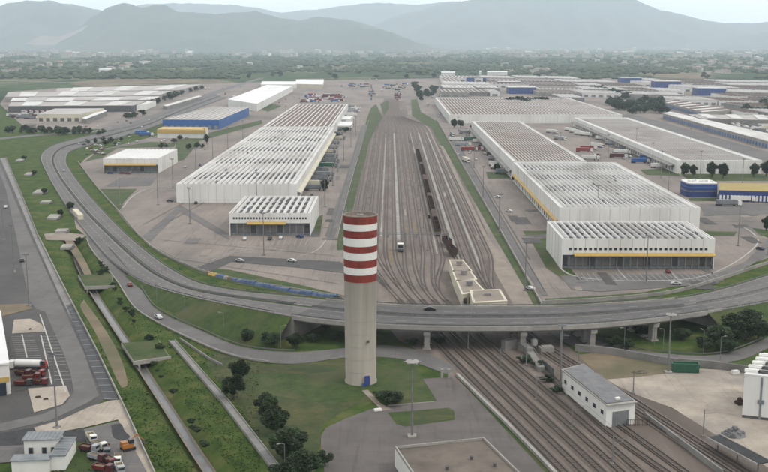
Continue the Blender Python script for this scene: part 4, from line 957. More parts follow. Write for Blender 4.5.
q_ = MB(); p = (Q[0] + Q[1]) / 2; q_.box((p.x, p.y - .1, .4), (d.length, .15, .8), math.atan2(d.y, d.x)); part(q_, 'plinth', M['vent'], r)
# white hall at the left edge
h = 9; q = [(8, 364), (-5, 366), (-20, 300), (0.5, 306)]
P = [W(x, y, h) for x, y in [(-40, 370), (9, 364), (0.5, 312), (-50, 312)]]; c = sum(P, Vector()) / 4; c.z = 0; Q = [Vector((p.x - c.x, p.y - c.y, 0)) for p in P]
r = empty('white_hall', tuple(c), 0, 'white hall with yellow band and glazed entrance cut by the left edge', 'hall')
mb = MB(); mb.prism([(v.x, v.y) for v in Q], 0, h); part(mb, 'wall', M['white'], r)
mb = MB(); mb.prism([(v.x * 1.01, v.y * 1.01) for v in Q], h + .002, h + .5); part(mb, 'roof', M['wroof2'], r)
a, b = Q[0], Q[1]; d = b - a; m2 = (a + b) / 2; mb = MB(); mb.box((m2.x, m2.y - .15, 4.6), (d.length - .3, .3, 1.4), math.atan2(d.y, d.x)); part(mb, 'fascia_band', M['yellow'], r)
mb = MB(); mb.box((m2.x + 2, m2.y - .1, 2), (d.length - 6, .2, 3.6), math.atan2(d.y, d.x)); part(mb, 'entrance_glazing', M['glass'], r)
a, b = Q[1], Q[2]; d = b - a
for k in (.15, .45, .75):
    p = a.lerp(b, k) ; q_ = MB(); q_.box((p.x + .05, p.y, 6), (.2, 1.3, 1.2), math.atan2(d.y, d.x) - math.pi / 2); part(q_, 'window', M['glass'], r)
# grey roofed villa bottom left
r = empty('villa', tuple(W(44, 458)), R(4), 'small villa with light grey roof terraces and two dark doors, bottom left corner', 'house')
c = r.location
mb = MB(); mb.b0(-4.6, 3.6, 0, 5, 0, 4.6); mb.b0(3.65, 7, -8, 3.4, 0, 3.6); mb.b0(-5, 3.6, -9.5, -6, 0, 3.2); part(mb, 'wall', M['white'], r)
mb = MB(); mb.b0(-5, 4, -.4, 5.4, 4.6, 4.9); mb.b0(3.5, 7.3, -8.3, 3.7, 3.62, 3.9) ; mb.b0(-5.3, 3.9, -9.8, -5.8, 3.2, 3.45)
for k in range(9): mb.b0(-5 + k * 1.0, -4.9 + k * 1.0, -.3, 5.3, 4.9, 4.98)
for k in range(11): mb.b0(3.6, 7.2, -8 + k * 1.05, -7.9 + k * 1.05, 3.9, 3.97)
rf = part(mb, 'roof', M['dock'], r)
for x in (-3, .2, 2.4):
    q_ = MB(); q_.b0(x - .6, x + .6, -.1, -.01, .4, 2.8); f = part(q_, 'door', M['conc'], r); q_ = MB(); q_.b0(x - .45, x + .45, -.14, -.102, .5, 2.7); part(q_, 'pane', M['glass'], f)
mb = MB(); mb.b0(-5, -4.8, -5.8, -.1, 0, 1); mb.b0(-4.8, 3.5, -3.6, -3.4, 0, 1); part(mb, 'terrace_wall', M['white'], r)
# striped water tower
tb = W(360.5, 386); tb.y += 4.5
r = empty('water_tower', tuple(tb), 0, 'tall round concrete tower with red and white bands, centre foreground', 'tower')
s_ = (tb.y * math.cos(PITCH) + CAMH * math.sin(PITCH)); 
TH = 0
for k in range(4000):
    z = k * .02
    if px_of(Vector((tb.x, tb.y - 4.6, z)))[1] <= 217.5: TH = z; break
def zpx(y):
    lo, hi = -5, 80
    for _ in range(40):
        m2 = (lo + hi) / 2
        if px_of(Vector((tb.x, tb.y - 4.6, m2)))[1] > y: lo = m2
        else: hi = m2
    return lo
r0 = 4.58; rt = 4.93
def rad(z): return r0 + (rt - r0) * min(1, z / 50)
zs = [0, .3] + [zpx(y) for y in (283, 275.5, 268.5, 261, 253.5, 247, 239, 231.5, 225)] + [TH]
zc = [0]; 
mb = MB(); mb.lathe([(rad(0) + .25, 0), (rad(0) + .25, .5), (rad(1), .52), (rad(zs[2]), zs[2])], 64); part(mb, 'shaft', M['tower'], r).data.polygons.foreach_set('use_smooth', [True] * 192)
for i in range(2, len(zs) - 1):
    mb = MB(); e = .03 if i % 2 == 0 else .045; mb.lathe([(rad(zs[i]) + .0, zs[i]), (rad(zs[i]) + e, zs[i] + .01), (rad(zs[i + 1]) + e, zs[i + 1] - .01), (rad(zs[i + 1]), zs[i + 1])], 64)
    part(mb, 'painted_band', M['red' if i % 2 == 0 else 'white'], r)
mb = MB(); mb.lathe([(rad(TH), TH), (rad(TH) + .12, TH + .05), (rad(TH) + .12, TH + .3), (rad(TH) - .35, TH + .3), (rad(TH) - .4, TH - .9), (.01, TH - .85)], 64); part(mb, 'roof_slab', M['path'], r)
mb = MB(); z = TH + .3; rr_ = rad(TH) - .1
for k in range(24):
    t = 2 * math.pi * k / 24; mb.tube((rr_ * math.cos(t), rr_ * math.sin(t), z), (rr_ * math.cos(t), rr_ * math.sin(t), z + 1.1), .035, n=5)
for zz in (.6, 1.1):
    for k in range(24):
        t, u = 2 * math.pi * k / 24, 2 * math.pi * (k + 1) / 24; mb.tube((rr_ * math.cos(t), rr_ * math.sin(t), z + zz), (rr_ * math.cos(u), rr_ * math.sin(u), z + zz), .03, n=4)
part(mb, 'railing', M['metal'], r)
mb = MB(); mb.tube((-.3, 0, TH - .8), (-.3, 0, TH + 3.6), .07, n=6); mb.box((-.3, 0, TH + 3), (1.1, .1, .1)); mb.box((-.3, 0, TH + 2.2), (.8, .1, .1)); mb.tube((.6, 1, TH - .8), (.6, 1, TH + 1.8), .05, n=6); part(mb, 'antenna', M['metal'], r)
mb = MB(); mb.box((.0, 0, TH - .3), (1.8, 1.6, 1)); part(mb, 'roof_hatch', M['conc'], r)
mb = MB(); mb.box((2.0, -4.62, 1.7), (1.5, .5, 2.8), R(24)); dr = part(mb, 'door', M['navy'], r)
mb = MB(); mb.box((.9, -4.95, .5), (.8, .5, .9)); part(mb, 'meter_box', M['blue'], r)
mb = MB(); mb.box((2.3, -4.55, 13.6), (.7, .3, .7), R(26)); part(mb, 'vent_opening', M['vent'], r)
mb = MB()
for k in range(1, 8): 
    z = k * (zs[2] / 8); mb.lathe([(rad(z) + .002, z - .03), (rad(z) + .03, z), (rad(z) + .002, z + .03)], 48)
part(mb, 'casting_joint', M['tower'], r, 'stuff')
# ------------------------------------------------------------------ railway
def track(pts, label, z=0.09, bed='bed', bw=2.5, sleepers=False, group='tracks of the rail yard', step=10, rails='rail'):
    L = spline([Vector((x, y, 0)) for x, y in pts], step); o0 = L[0].copy(); L = [p - o0 for p in L]
    r = empty('rail_track', (o0.x, o0.y, z), 0, label, 'rail track', group)
    mb = MB(); E = [-bw / 2, -1.05, -.45, .45, 1.05, bw / 2]
    for q in range(5): mb.ribbon(offset(L, E[q]), offset(L, E[q + 1]), q % 2)
    part(mb, 'ballast_bed', [M['ballast' if bed == 'bed2' else 'bed2'], M['bed']], r, fix=False)
    zz = .12 if sleepers else .02
    for s in (-.75, .75):
        mb = MB(); g = offset(L, s); mb.sweep(g, [(-.09, zz), (.09, zz), (.09, zz + .17), (-.09, zz + .17)]); part(mb, 'rail', M[rails], r)
    if sleepers:
        mb = MB(); n = int(sum((L[i + 1] - L[i]).length for i in range(len(L) - 1)) / .75); S = resample(L, n)
        for i in range(n - 1):
            d = S[i + 1] - S[i]; mb.box((S[i].x, S[i].y, .07), (.28, 2.5, .12), math.atan2(d.y, d.x))
        part(mb, 'sleepers', M['sleeper'], r, 'stuff', fix=False)
    return r
NT = 16
XS = [-20.5 + 4.55 * i for i in range(NT)]
rows_ = ['leftmost', 'second', 'third', 'fourth', 'fifth', 'sixth', 'seventh', 'eighth', 'ninth', 'tenth', 'eleventh', 'twelfth', 'thirteenth', 'fourteenth', 'fifteenth', 'rightmost']
beds = ['bed', 'bed2', 'bed', 'bed', 'bed2', 'bed', 'bed2', 'bed', 'bed', 'bed2', 'bed', 'bed', 'bed', 'bed2', 'bed', 'bed']
def leftB(j, Y):   # foreground left bundle
    return 15 + 4.5 * j + (345 - Y) * (.235 if Y < 345 else .2)
def rightB(k, Y):
    return 46.5 + 4.3 * k + (345 - Y) * (.30 if Y < 345 else .15)
def herm(x0, y0, x1, y1, slope):
    out = []; D = y0 - y1
    for k in range(13):
        t = k / 12; h00 = 2 * t ** 3 - 3 * t * t + 1; h01 = 1 - h00; h11 = t ** 3 - t * t
        out.append((x0 * h00 + x1 * h01 + slope * D * h11, y0 - D * t))
    return out
for i in range(NT):
    x = XS[i]; throat = 2 + (i - 7.5) * 1.55
    top = [(throat, 1900), (throat, 1500), (throat + (x - throat) * .12, 1430), (throat + (x - throat) * .88, 1290), (x, 1220), (x, 1150)]
    if i < 11:
        j = i * 5 / 11; jj = int(j); bend = 530 - i * 4
        e = leftB(jj, 400)
        pts = top + [(x, 900), (x, 720)] + herm(x, bend, leftB(jj, 402), 402, .2)
        if i in (0, 3, 5, 7, 9): pts += [(leftB(jj, 380), 380), (leftB(jj, 345), 345)]
    else:
        k = 0 if i < 13 else 1; bend = 520 - (i - 11) * 8
        pts = top + [(x, 900), (x, 720)] + herm(x, bend + 10, rightB(k, 395), 395, .12)
    s = '' if i in (0, 15) else ' from the left'
    track(pts, f'{rows_[i]} yard track{s} in the wide rail yard beyond the viaduct', z=.1 + .006 * i, bed=beds[i], group='straight yard tracks beyond the viaduct', bw=2.5)
for j in range(5):
    pts = [(leftB(j, y) - (408 - 345) * 0, y) for y in (402, 370, 345, 300, 260, 215, 180)]
    track(pts, f'{rows_[j]} track from the left in the foreground bundle passing under the viaduct', z=.22 + .006 * j, bed='bed2' if j in (1,) else 'bed', sleepers=True, group='foreground tracks left of the rail shed', bw=3.4, step=6)
for k in range(3):
    pts = [(rightB(k, y), y) for y in (402, 370, 345, 300, 260, 215, 180)]
    if k == 2: continue
    track(pts, f'{rows_[k]} track from the left right of the white rail shed', z=.26 + .006 * k, bed='bed', sleepers=True, group='foreground tracks right of the rail shed', bw=3.4, step=6)
# pale walkway strips between the yard tracks
for i in (0, 2, 3, 5, 6, 8, 9, 11, 12, 13):
    x = XS[i] + 2.27; y0_ = 575 - i * 9; mb = MB(); L = [Vector((x, y, .12)) for y in range(y0_, 1180, 20)]; w_ = .35 + .25 * (i % 3); mb.ribbon(offset(L, -w_), offset(L, w_)); struct('walkway', mb, M['conc' if i % 2 else 'bed2'])
# siding that runs to the shed door and a diagonal crossover
a, b = W(620, 426), W(700, 484); track([(a.x, a.y), ((a.x * 2 + b.x) / 3, (a.y * 2 + b.y) / 3 + .1), (b.x, b.y)], 'short siding starting at the door of the white rail shed', z=.3, sleepers=True, group='sidings', step=4)
a, b = W(525, 352), W(606, 404 + 26); track([(a.x, a.y), ((a.x + b.x) / 2, (a.y + b.y) / 2), (b.x, b.y), tuple(W(690, 490))[:2]], 'siding running along the left wall of the white rail shed', z=.31, sleepers=True, group='sidings', step=4)
# platform and walls right of the shed
pl = [W(634, 424), W(662, 420), W(760, 476), W(720, 486)]
def ground_line_wall(p0, p1, h, w, m, label, name='concrete_wall'):
    a, b = W(*p0), W(*p1); c = (a + b) / 2; d = b - a; mb = MB(); mb.box((0, 0, h / 2), (d.length, w, h), math.atan2(d.y, d.x)); o = mb.build(name, M[m]); o.location = c
    return tag(o, label, 'wall')
ground_line_wall((645, 418), (722, 476), 1.6, .5, 'conc2', 'long low concrete wall between the shed siding and the right tracks')
r_ = empty('canopy', tuple(W(737, 462)), 0, 'dark roofed low platform canopy with pale rim, bottom right', 'canopy')
a, b = W(712, 447), W(762, 474); d = b - a; rz = math.atan2(d.y, d.x)
mb = MB(); mb.box((0, 0, 3.2), (d.length, 4.2, .25), rz); part(mb, 'roof', M['tar'], r_); mb = MB()
for s in (-1, 1): mb.box((-math.sin(rz) * s * 2.2, math.cos(rz) * s * 2.2, 3.3), (d.length + .3, .3, .5), rz)
part(mb, 'rim', M['conc'], r_)
for t in (-.4, 0, .4):
    mb = MB(); mb.box((d.x * t, d.y * t, 1.5), (.3, .3, 3)); part(mb, 'post', M['metal'], r_)
# screen fence beside the shed (dark panels), pale blocks near the middle piers
p = W(548, 372); mb = MB()
r_ = empty('screen_fence', tuple(p), 0, 'short dark slatted fence just left behind the white rail shed', 'fence')
a, b = W(544, 362), W(556, 372); d = b - a
mb.box((0, 0, 1.3), (d.length, .12, 2.4), math.atan2(d.y, d.x)); part(mb, 'panel', M['vent'], r_)
for t in (-.5, 0, .5):
    mb = MB(); mb.box((d.x * t, d.y * t, 1.4), (.2, .2, 2.8)); part(mb, 'post', M['conc'], r_)
r_ = empty('screen_fence', tuple(W(638, 426)), 0, 'small rusty metal fence right of the rail shed door', 'fence')
mb = MB()
for k in range(14): mb.box((-3 + k * .46, 0, .9), (.08, .08, 1.8))
mb.box((0, 0, 1.7), (6.2, .06, .1)); mb.box((0, 0, .4), (6.2, .06, .1)); part(mb, 'panel', M['wagon'], r_)
for i, (x, y, sx, sy, sz, lb) in enumerate([(546, 352, 4.5, 3, 1.8, 'pale concrete block on the sandy strip just below the viaduct'), (534, 346, 2.4, 2.4, 2.6, 'small white tank beside the stairs below the viaduct')]):
    mb = MB()
    if i == 0: mb.box((0, 0, sz / 2), (sx, sy, sz), .2); mb.box((.3, 0, sz + .15), (sx * .8, sy * .8, .3), .2)
    else: mb.lathe([(1.1, 0), (1.2, .3), (1.2, 2.1), (.7, 2.6), (.01, 2.7)], 20)
    o = mb.build('concrete_block' if i == 0 else 'tank', M['white'] if i else M['conc']); o.location = W(x, y); tag(o, lb, 'block' if i == 0 else 'tank')
r_ = empty('stair_ramp', tuple(W(520, 350)), 0, 'grey concrete stair and ramp beside the middle viaduct pier', 'ramp')
P0 = [W(503, 350), W(518, 347), W(530, 356), W(541, 372)]; P0 = [p - r_.location for p in P0]
mb = MB(); zs_ = [3.4, 3.0, 2.2, 1.0]
for i in range(3):
    a, b = P0[i], P0[i + 1]; d = b - a; c = (a + b) / 2; z = (zs_[i] + zs_[i + 1]) / 2; mb.box((c.x, c.y, z / 2), (d.length + .1 * i, 2.2, z), math.atan2(d.y, d.x))
part(mb, 'ramp_body', M['conc2'], r_)
mb = MB()
for i in range(3):
    a, b = P0[i], P0[i + 1]; d = b - a; n = Vector((-d.y, d.x, 0)).normalized() * 1.1
    for s in (-1, 1): mb.tube(a + n * s + Vector((0, 0, zs_[i] + .6)), b + n * s + Vector((0, 0, zs_[i + 1] + .6)), .07, n=5)
part(mb, 'handrail', M['metal'], r_)

# wagons
def make_wagon(kind=0):
    r = empty('freight_wagon')
    mb = MB(); L = 13.2
    mb.box((0, 0, 1.25), (2.5, L, .35)); part(mb, 'underframe', M['darkmetal'], r)
    if kind == 0:
        mb = MB()
        for s in (-1, 1): mb.box((s * 1.35, 0, 2.6), (.12, L - .4, 2.6)); 
        for s in (-1, 1): mb.box((0, s * (L / 2 - .25), 2.6), (2.6, .12, 2.5))
        for k in range(9):
            for s in (-1, 1): mb.box((s * 1.44, -L / 2 + .8 + k * (L - 1.6) / 8, 2.6), (.1, .16, 2.5))
        mb.box((0, 0, 1.7), (2.55, L - .8, .5)); part(mb, 'open_body', M['wagon'], r)
    else:
        mb = MB(); mb.box((0, 0, 2.55), (2.8, L - .3, 2.2)); part(mb, 'box_body', M['wagon'], r)
        mb = MB()
        for k in range(-1, 2): mb.face([(-1.45, -L / 2 + .1, 3.66), (-1.45, L / 2 - .1, 3.66), (-.7, L / 2 - .1, 4.0), (-.7, -L / 2 + .1, 4.0)]) if k == -1 else None
        mb.b0(-.72, .72, -L / 2 + .1, L / 2 - .1, 3.66, 4.02); mb.b0(-1.42, 1.42, -L / 2 + .1, L / 2 - .1, 3.655, 3.75); part(mb, 'roof', M['wagon'], r)
    for s in (-1, 1):
        bg_ = MB(); bg_.box((0, s * 4.3, .85), (1.9, 2.6, .3)); b = part(bg_, 'bogie', M['darkmetal'], r)
        for q in (-.9, .9):
            for w in (-.75, .75):
                m_ = MB(); m_.tube((w - .07, s * 4.3 + q, .62), (w + .07, s * 4.3 + q, .62), .45, n=12); part(m_, 'wheel', M['darkmetal'], b)
    return r
wp = [make_wagon(0), make_wagon(1)]; used = [False, False]
wg = []
TX = XS[10] + .2
for i in range(31):
    y = 546 + i * 13.45; k = 1 if i in (3, 4, 9, 15, 16, 22) else 0
    o = copy_tree(wp[k]) if used[k] else wp[k]; used[k] = True
    o.location = (TX, y, .28); tag(o, f'dark rusty {"covered" if k else "open"} goods wagon, part of the long standing train', 'wagon', 'wagons of the long dark train' if not k else 'covered wagons of the long dark train'); wg.append(o)
for i, (px, py) in enumerate([(447, 246), (452, 255)]):
    o = copy_tree(wp[0]); p = W(px, py); o.location = (p.x, p.y, .28); o.rotation_euler.z = R(8)
    tag(o, ('separate dark open wagon near the cream yard offices, farther of two', 'separate dark open wagon right behind the cream yard offices, nearer of two')[i], 'wagon', 'two wagons by the yard offices')
# small rail tractor
r_ = empty('shunter', tuple(W(400.5, 252)), 0, 'small pale green rail shunter with dark front, middle of the yard', 'locomotive')
mb = MB(); mb.box((0, 3, 1.1), (2.7, 8.5, .5)); mb.box((0, 5, 1.9), (2.1, 4.2, 1.3)); part(mb, 'chassis', M['dock'], r_)
mb = MB(); mb.box((0, 1.2, 2.5), (2.8, 3.2, 2.6)); part(mb, 'cab', M['conc'], r_)
mb = MB(); mb.box((0, -.44, 2.7), (2.3, .1, 1.2)); part(mb, 'windscreen', M['glass'], r_); mb = MB(); mb.box((0, 1.2, 3.9), (3, 3.4, .2)); part(mb, 'cab_roof', M['white'], r_)
mb = MB(); mb.box((0, -1.2, 1.2), (2.6, .5, 1.0)); part(mb, 'buffer_beam', M['vent'], r_)
for s in (0.6, 5.4):
    for w in (-.75, .75):
        mb = MB(); mb.tube((w - .07, s, .6), (w + .07, s, .6), .5, n=12); part(mb, 'wheel', M['darkmetal'], r_)
# signal gantry across the yard
a, b = W(377, 247), W(448, 247)
r_ = empty('signal_gantry', ((a.x + b.x) / 2, a.y, 0), 0, 'thin steel gantry spanning the yard tracks behind the striped tower', 'gantry')
w2 = (b.x - a.x) / 2; mb = MB()
for z in (6.4, 7.2): mb.b0(-w2, w2, -.4, -.25, z, z + .14); mb.b0(-w2, w2, .25, .4, z, z + .14)
n = 26
for k in range(n): mb.tube((-w2 + 2 * w2 * k / n, -.32, 6.5), (-w2 + 2 * w2 * (k + .5) / n, -.32, 7.25), .05, n=4); mb.tube((-w2 + 2 * w2 * (k + .5) / n, -.32, 7.25), (-w2 + 2 * w2 * (k + 1) / n, -.32, 6.5), .05, n=4)
part(mb, 'truss', M['metal'], r_)
for x in (-w2, -w2 * .2, w2 * .25, w2):
    mb = MB(); mb.b0(x - .2, x + .2, -.2, .2, 0, 7.3); part(mb, 'post', M['metal'], r_)
for x in (-w2 * .7, w2 * .1):
    mb = MB(); mb.box((x, -.6, 5.6), (1.2, .5, 1.5)); part(mb, 'signal_box', M['dock'], r_)
# catenary masts along the tracks
def make_cat():
    r = empty('catenary_mast'); mb = MB(); mb.box((0, 0, 3.7), (.26, .26, 7.4), 0, 0, .8); part(mb, 'mast', M['metal'], r)
    mb = MB(); mb.tube((0, 0, 6.3), (3.0, 0, 6.6), .05, n=5); mb.tube((0, 0, 7.2), (3.0, 0, 6.6), .03, n=5); mb.tube((0, 0, 5.6), (2.6, 0, 5.7), .04, n=5); part(mb, 'bracket', M['metal'], r)
    mb = MB(); mb.box((0, 0, .25), (.8, .8, .5)); part(mb, 'footing', M['conc2'], r)
    return r
cat0 = make_cat(); cats = []
spots = [(468, 350), (500, 372), (536, 400), (572, 430), (594, 395), (612, 465), (526, 366), (633, 394), (703, 437), (430, 332), (560, 355), (578, 372)]
for i in range(11): spots.append((None, (XS[2] - 2.2, 430 + i * 62))); spots.append((None, (XS[9] - 2.2, 440 + i * 62)))
for i in range(8): spots.append((None, (XS[13] - 2.2, 470 + i * 70)))
for i, s in enumerate(spots):
    o = cat0 if i == 0 else copy_tree(cat0)
    o.location = Vector((s[1][0], s[1][1], 0)) if s[0] is None else W(*s); cats.append(o)
cats.sort(key=lambda o: o.location.y)
for i, o in enumerate(cats): tag(o, f'slim catenary mast with side bracket beside the tracks, {ORDN[i] if i < 29 else ORDN[len(cats) - 1 - i]} {"nearest" if i < 29 else "farthest"} to the camera', 'catenary mast', 'catenary masts along the railway')
# overhead wires: one contact wire above each foreground track
for j in range(5):
    mb = MB(); L = [Vector((leftB(j, y), y, 5.7)) for y in (400, 345, 290, 235, 180)]; o0 = L[0].copy(); 
    for i in range(4): mb.tube(L[i] - o0, L[i + 1] - o0, .025, n=4, cap=False)
    o = mb.build('contact_wire', M['darkmetal']); o.location = o0; tag(o, f'thin overhead wire above the {rows_[j]} foreground track from the left', 'overhead wire', 'overhead wires')
# litter and stained patches in the yard: slabs between the tracks
rr = random.Random(5)
for k in range(16):
    i = rr.randint(0, 14); y = rr.uniform(430, 1100); L_ = rr.uniform(6, 26); x = XS[i] + 2.27
    mb = MB(); mb.box((0, 0, .14), (1.15, L_, .12)); o = mb.build('cable_trough', M[['conc2', 'path', 'conc'][k % 3]]); o.location = (x, y, 0); tag(o, 'thin concrete cable trough lying between two yard tracks', 'cable trough', 'cable troughs between the yard tracks')
for q in ([(408, 222), (430, 222), (432, 234), (405, 234)], [(384, 250), (396, 249), (398, 262), (383, 262)], [(425, 205), (436, 204), (440, 222), (428, 222)], [(355, 240), (372, 238), (374, 262), (352, 262)]):
    sheet('rust_stain', q, 'dirt', 3, True, 4)
# ------------------------------------------------------------------ lamp masts
def make_mast(h=20):
    r = empty('lamp_mast'); mb = MB(); mb.tube((0, 0, .3), (0, 0, h), .28, .13, 10); part(mb, 'pole', M['metal'], r)
    mb = MB(); mb.box((0, 0, .25), (1.5, 1.5, .5)); part(mb, 'footing', M['conc2'], r)
    mb = MB(); mb.box((0, 0, h + .05), (2.2, .18, .18)); mb.box((0, 0, h - .5), (.5, .5, .4)); part(mb, 'crossbar', M['metal'], r)
    for x in (-1.0, -.35, .35, 1.0):
        mb = MB(); mb.box((x, -.25, h + .35), (.5, .35, .5)); part(mb, 'floodlight', M['dock'], r)
    return r
m0 = make_mast(); masts = []
M_px = [(29, 306), (57, 428), (264, 255), (646, 283), (525, 291), (499, 232), (483, 197), (190, 224), (158, 205), (173, 188), (325, 207), (333, 186), (196, 174), (213, 160), (228, 149), (243, 140), (257, 205),
        (738, 246), (597, 221), (560, 393), (344, 160), (338, 172), (351, 147), (356, 135), (474, 168), (466, 150), (458, 136), (661, 178), (768, 255), (4, 240), (14, 270), (652, 168), (608, 158), (560, 155), (300, 112), (286, 122), (120, 205), (590, 150), (636, 150),
        (205, 150), (700, 178), (742, 188), (668, 200), (690, 150), (730, 160), (500, 110), (520, 112), (560, 113)]
for i, s in enumerate(M_px):
    o = m0 if i == 0 else copy_tree(m0); o.location = W(*s); o.rotation_euler.z = random.uniform(-.4, .4); o['_w'] = 'tall floodlight mast'; masts.append(o)
autolabel(masts, '', 'lamp mast', 'floodlight masts across the terminal')
def ring_mast(px, py, h, label):
    r = empty('lamp_mast', tuple(W(px, py)), 0, label, 'lamp mast', 'tall ring headed lamp masts'); mb = MB(); mb.tube((0, 0, .4), (0, 0, h), .34, .17, 12); part(mb, 'pole', M['metal'], r)
    mb = MB(); mb.box((0, 0, .3), (2.2, 2.2, .6)); part(mb, 'footing', M['conc'], r)
    mb = MB(); mb.lathe([(1.7, h - .15), (1.8, h), (1.7, h + .15), (.4, h + .5), (.2, h - .3), (1.7, h - .15)], 20); part(mb, 'crown', M['conc'], r)
    for k in range(6):
        t = math.pi * k / 3; mb = MB(); mb.box((1.9 * math.cos(t), 1.9 * math.sin(t), h - .1), (.7, .5, .35), t); part(mb, 'floodlight', M['dock'], r)
ring_mast(412, 437, 20.2, 'tall lamp mast with round pale crown on the foreground plaza')
ring_mast(668, 373, 18.5, 'tall lamp mast with round crown beside the green container')
def make_lamp(h=7.5):
    r = empty('street_lamp'); mb = MB(); mb.tube((0, 0, 0), (0, 0, h), .12, .07, 8); part(mb, 'pole', M['metal'], r)
    mb = MB(); mb.tube((0, 0, h), (1.3, 0, h + .25), .05, n=6); part(mb, 'arm', M['metal'], r)
    mb = MB(); mb.box((1.5, 0, h + .25), (.8, .3, .16)); part(mb, 'lamp_head', M['conc'], r); return r
l0 = make_lamp(); lamps = []
for i, s in enumerate([(224, 334), (281, 348), (157, 303), (185, 316), (624, 350), (70 + 584, 345), (703, 353), (761, 337), (663, 351), (285, 474), (130, 262), (104, 240), (86, 214), (68, 186), (46, 170), (720, 360)]):
    o = l0 if i == 0 else copy_tree(l0); o.location = W(*s); o.rotation_euler.z = random.uniform(0, 6.2); o['_w'] = 'thin grey street lamp'; lamps.append(o)
autolabel(lamps, '', 'street lamp', 'street lamps along the lower roads')
br_l = []
for t, A_, s in [(k, NE, 1) for k in range(i0 + 8, NV - 20, 14)] :
    o = copy_tree(l0); p = A_[t].lerp(ME[t], .99); o.location = p; o.rotation_euler.z = math.pi / 2; o['_w'] = 'thin grey street lamp'; br_l.append(o)
br_l.sort(key=lambda o: o.location.x)
for i, o in enumerate(br_l): del o['_w']; tag(o, f'thin street lamp on the viaduct median, {ORDN[i]} from the left', 'street lamp', 'street lamps on the viaduct')

# ------------------------------------------------------------------ trees
def leafcrown(mb, c, rx, rz, n, s, rnd, clumps=14, mixk=.41):
    cl = []
    for _ in range(clumps):
        while True:
            v = Vector((rnd.uniform(-1, 1), rnd.uniform(-1, 1), rnd.uniform(-.9, 1)))
            if v.length < 1: break
        v = v.normalized() * (v.length ** .45)
        cl.append((Vector((v.x * rx * .7, v.y * rx * .7, v.z * rz * .7)), rnd.uniform(.26, .48)))
    for _ in range(n):
        q, k = rnd.choice(cl); u = Vector((rnd.gauss(0, 1), rnd.gauss(0, 1), rnd.gauss(0, 1))).normalized() * (rnd.random() ** .4)
        p = Vector(c) + q + Vector((u.x * rx * k, u.y * rx * k, u.z * rz * k))
        a = Vector((rnd.gauss(0, 1), rnd.gauss(0, 1), rnd.gauss(0, .6))).normalized(); b = a.orthogonal().normalized(); b = (b + a.cross(b) * rnd.uniform(-1, 1)).normalized()
        e = s * rnd.uniform(.6, 1.3); f = e * .7
        mb.face([p - a * e, p - b * f, p + a * e, p + b * f], 1 if k > mixk else 0)
def tree_proto(h, r, n, s, m, seed, dense=14):
    rnd = random.Random(seed); t = empty('tree'); mb = MB(); mb.tube((0, 0, -.1), (.1, 0, h * .45), r * .09, r * .05, 8)
    for k in range(5):
        a = rnd.uniform(0, 6.28); mb.tube((.05, 0, h * (.25 + .05 * k)), (math.cos(a) * r * .5, math.sin(a) * r * .5, h * (.55 + .05 * k)), r * .04, r * .015, 6)
    part(mb, 'trunk', M['trunk'], t); mb = MB(); leafcrown(mb, (0, 0, h * .58), r, h * .44, n, s, rnd, dense); part(mb, 'crown', [M[m], M['leaf' if m == 'leafd' else 'leafd']], t, fix=False); return t
protos = {}
def tree(px, py, h, r, kind, label=None, group=None, cat='tree', name='tree', loc=None):
    if kind not in protos:
        spec = {'dark': (10, 4, 5200, .33, 'leafd', 3), 'dark2': (10, 4, 5200, .33, 'leafd', 11), 'green': (10, 4, 3600, .34, 'leaf', 5), 'far': (10, 4, 420, .85, 'leafd', 6), 'far2': (10, 4, 420, .85, 'leaf', 8)}[kind]
        o = tree_proto(*spec[:5], spec[5], 20 if kind.startswith('dark') else 12); protos[kind] = o
    else: o = copy_tree(protos[kind])
    o.name = name
    o.location = loc if loc is not None else W(px, py); s = (h / 10); w = r / 4 * (1.1 if kind in ('dark', 'dark2') else 1)
    o.scale = (w, w, s); o.rotation_euler.z = random.uniform(0, 6.28)
    if label: tag(o, label, cat, group)
    return o
ft = [(240, 380, 6.5, 3.2, 'upper of the two round dark trees beside the conduit'), (234, 399, 7, 3.4, 'lower of the two round dark trees beside the conduit'), (265, 420, 7.5, 3.4, 'dark tree, farther of the pair right of the conduit'),
      (277, 434, 7.5, 3.5, 'dark tree, nearer of the pair right of the conduit'), (290, 462, 8.5, 4.4, 'biggest dark tree by the bottom edge, left of the plaza'), (303, 479, 7, 3.8, 'dark tree cut by the bottom edge beside the biggest one'), (284, 486, 6, 3.4, 'low dark tree at the bottom edge next to the conduit'),
      (325, 466, 4.5, 2.2, 'small green tree at the left edge of the plaza')]
for i, (x, y, h, r, l) in enumerate(ft): tree(x, y, h, r, ('dark', 'dark2')[i % 2] if i < 7 else 'green', l, 'dark trees on the foreground lawn')
tree(391, 404, 3.6, 3.8, 'dark2', 'wide dark bush on the lawn right of the striped tower', cat='bush', name='bush')
tree(380, 398, 2.6, 2.2, 'green', 'small green bush by the path foot of the striped tower', cat='bush', name='bush')
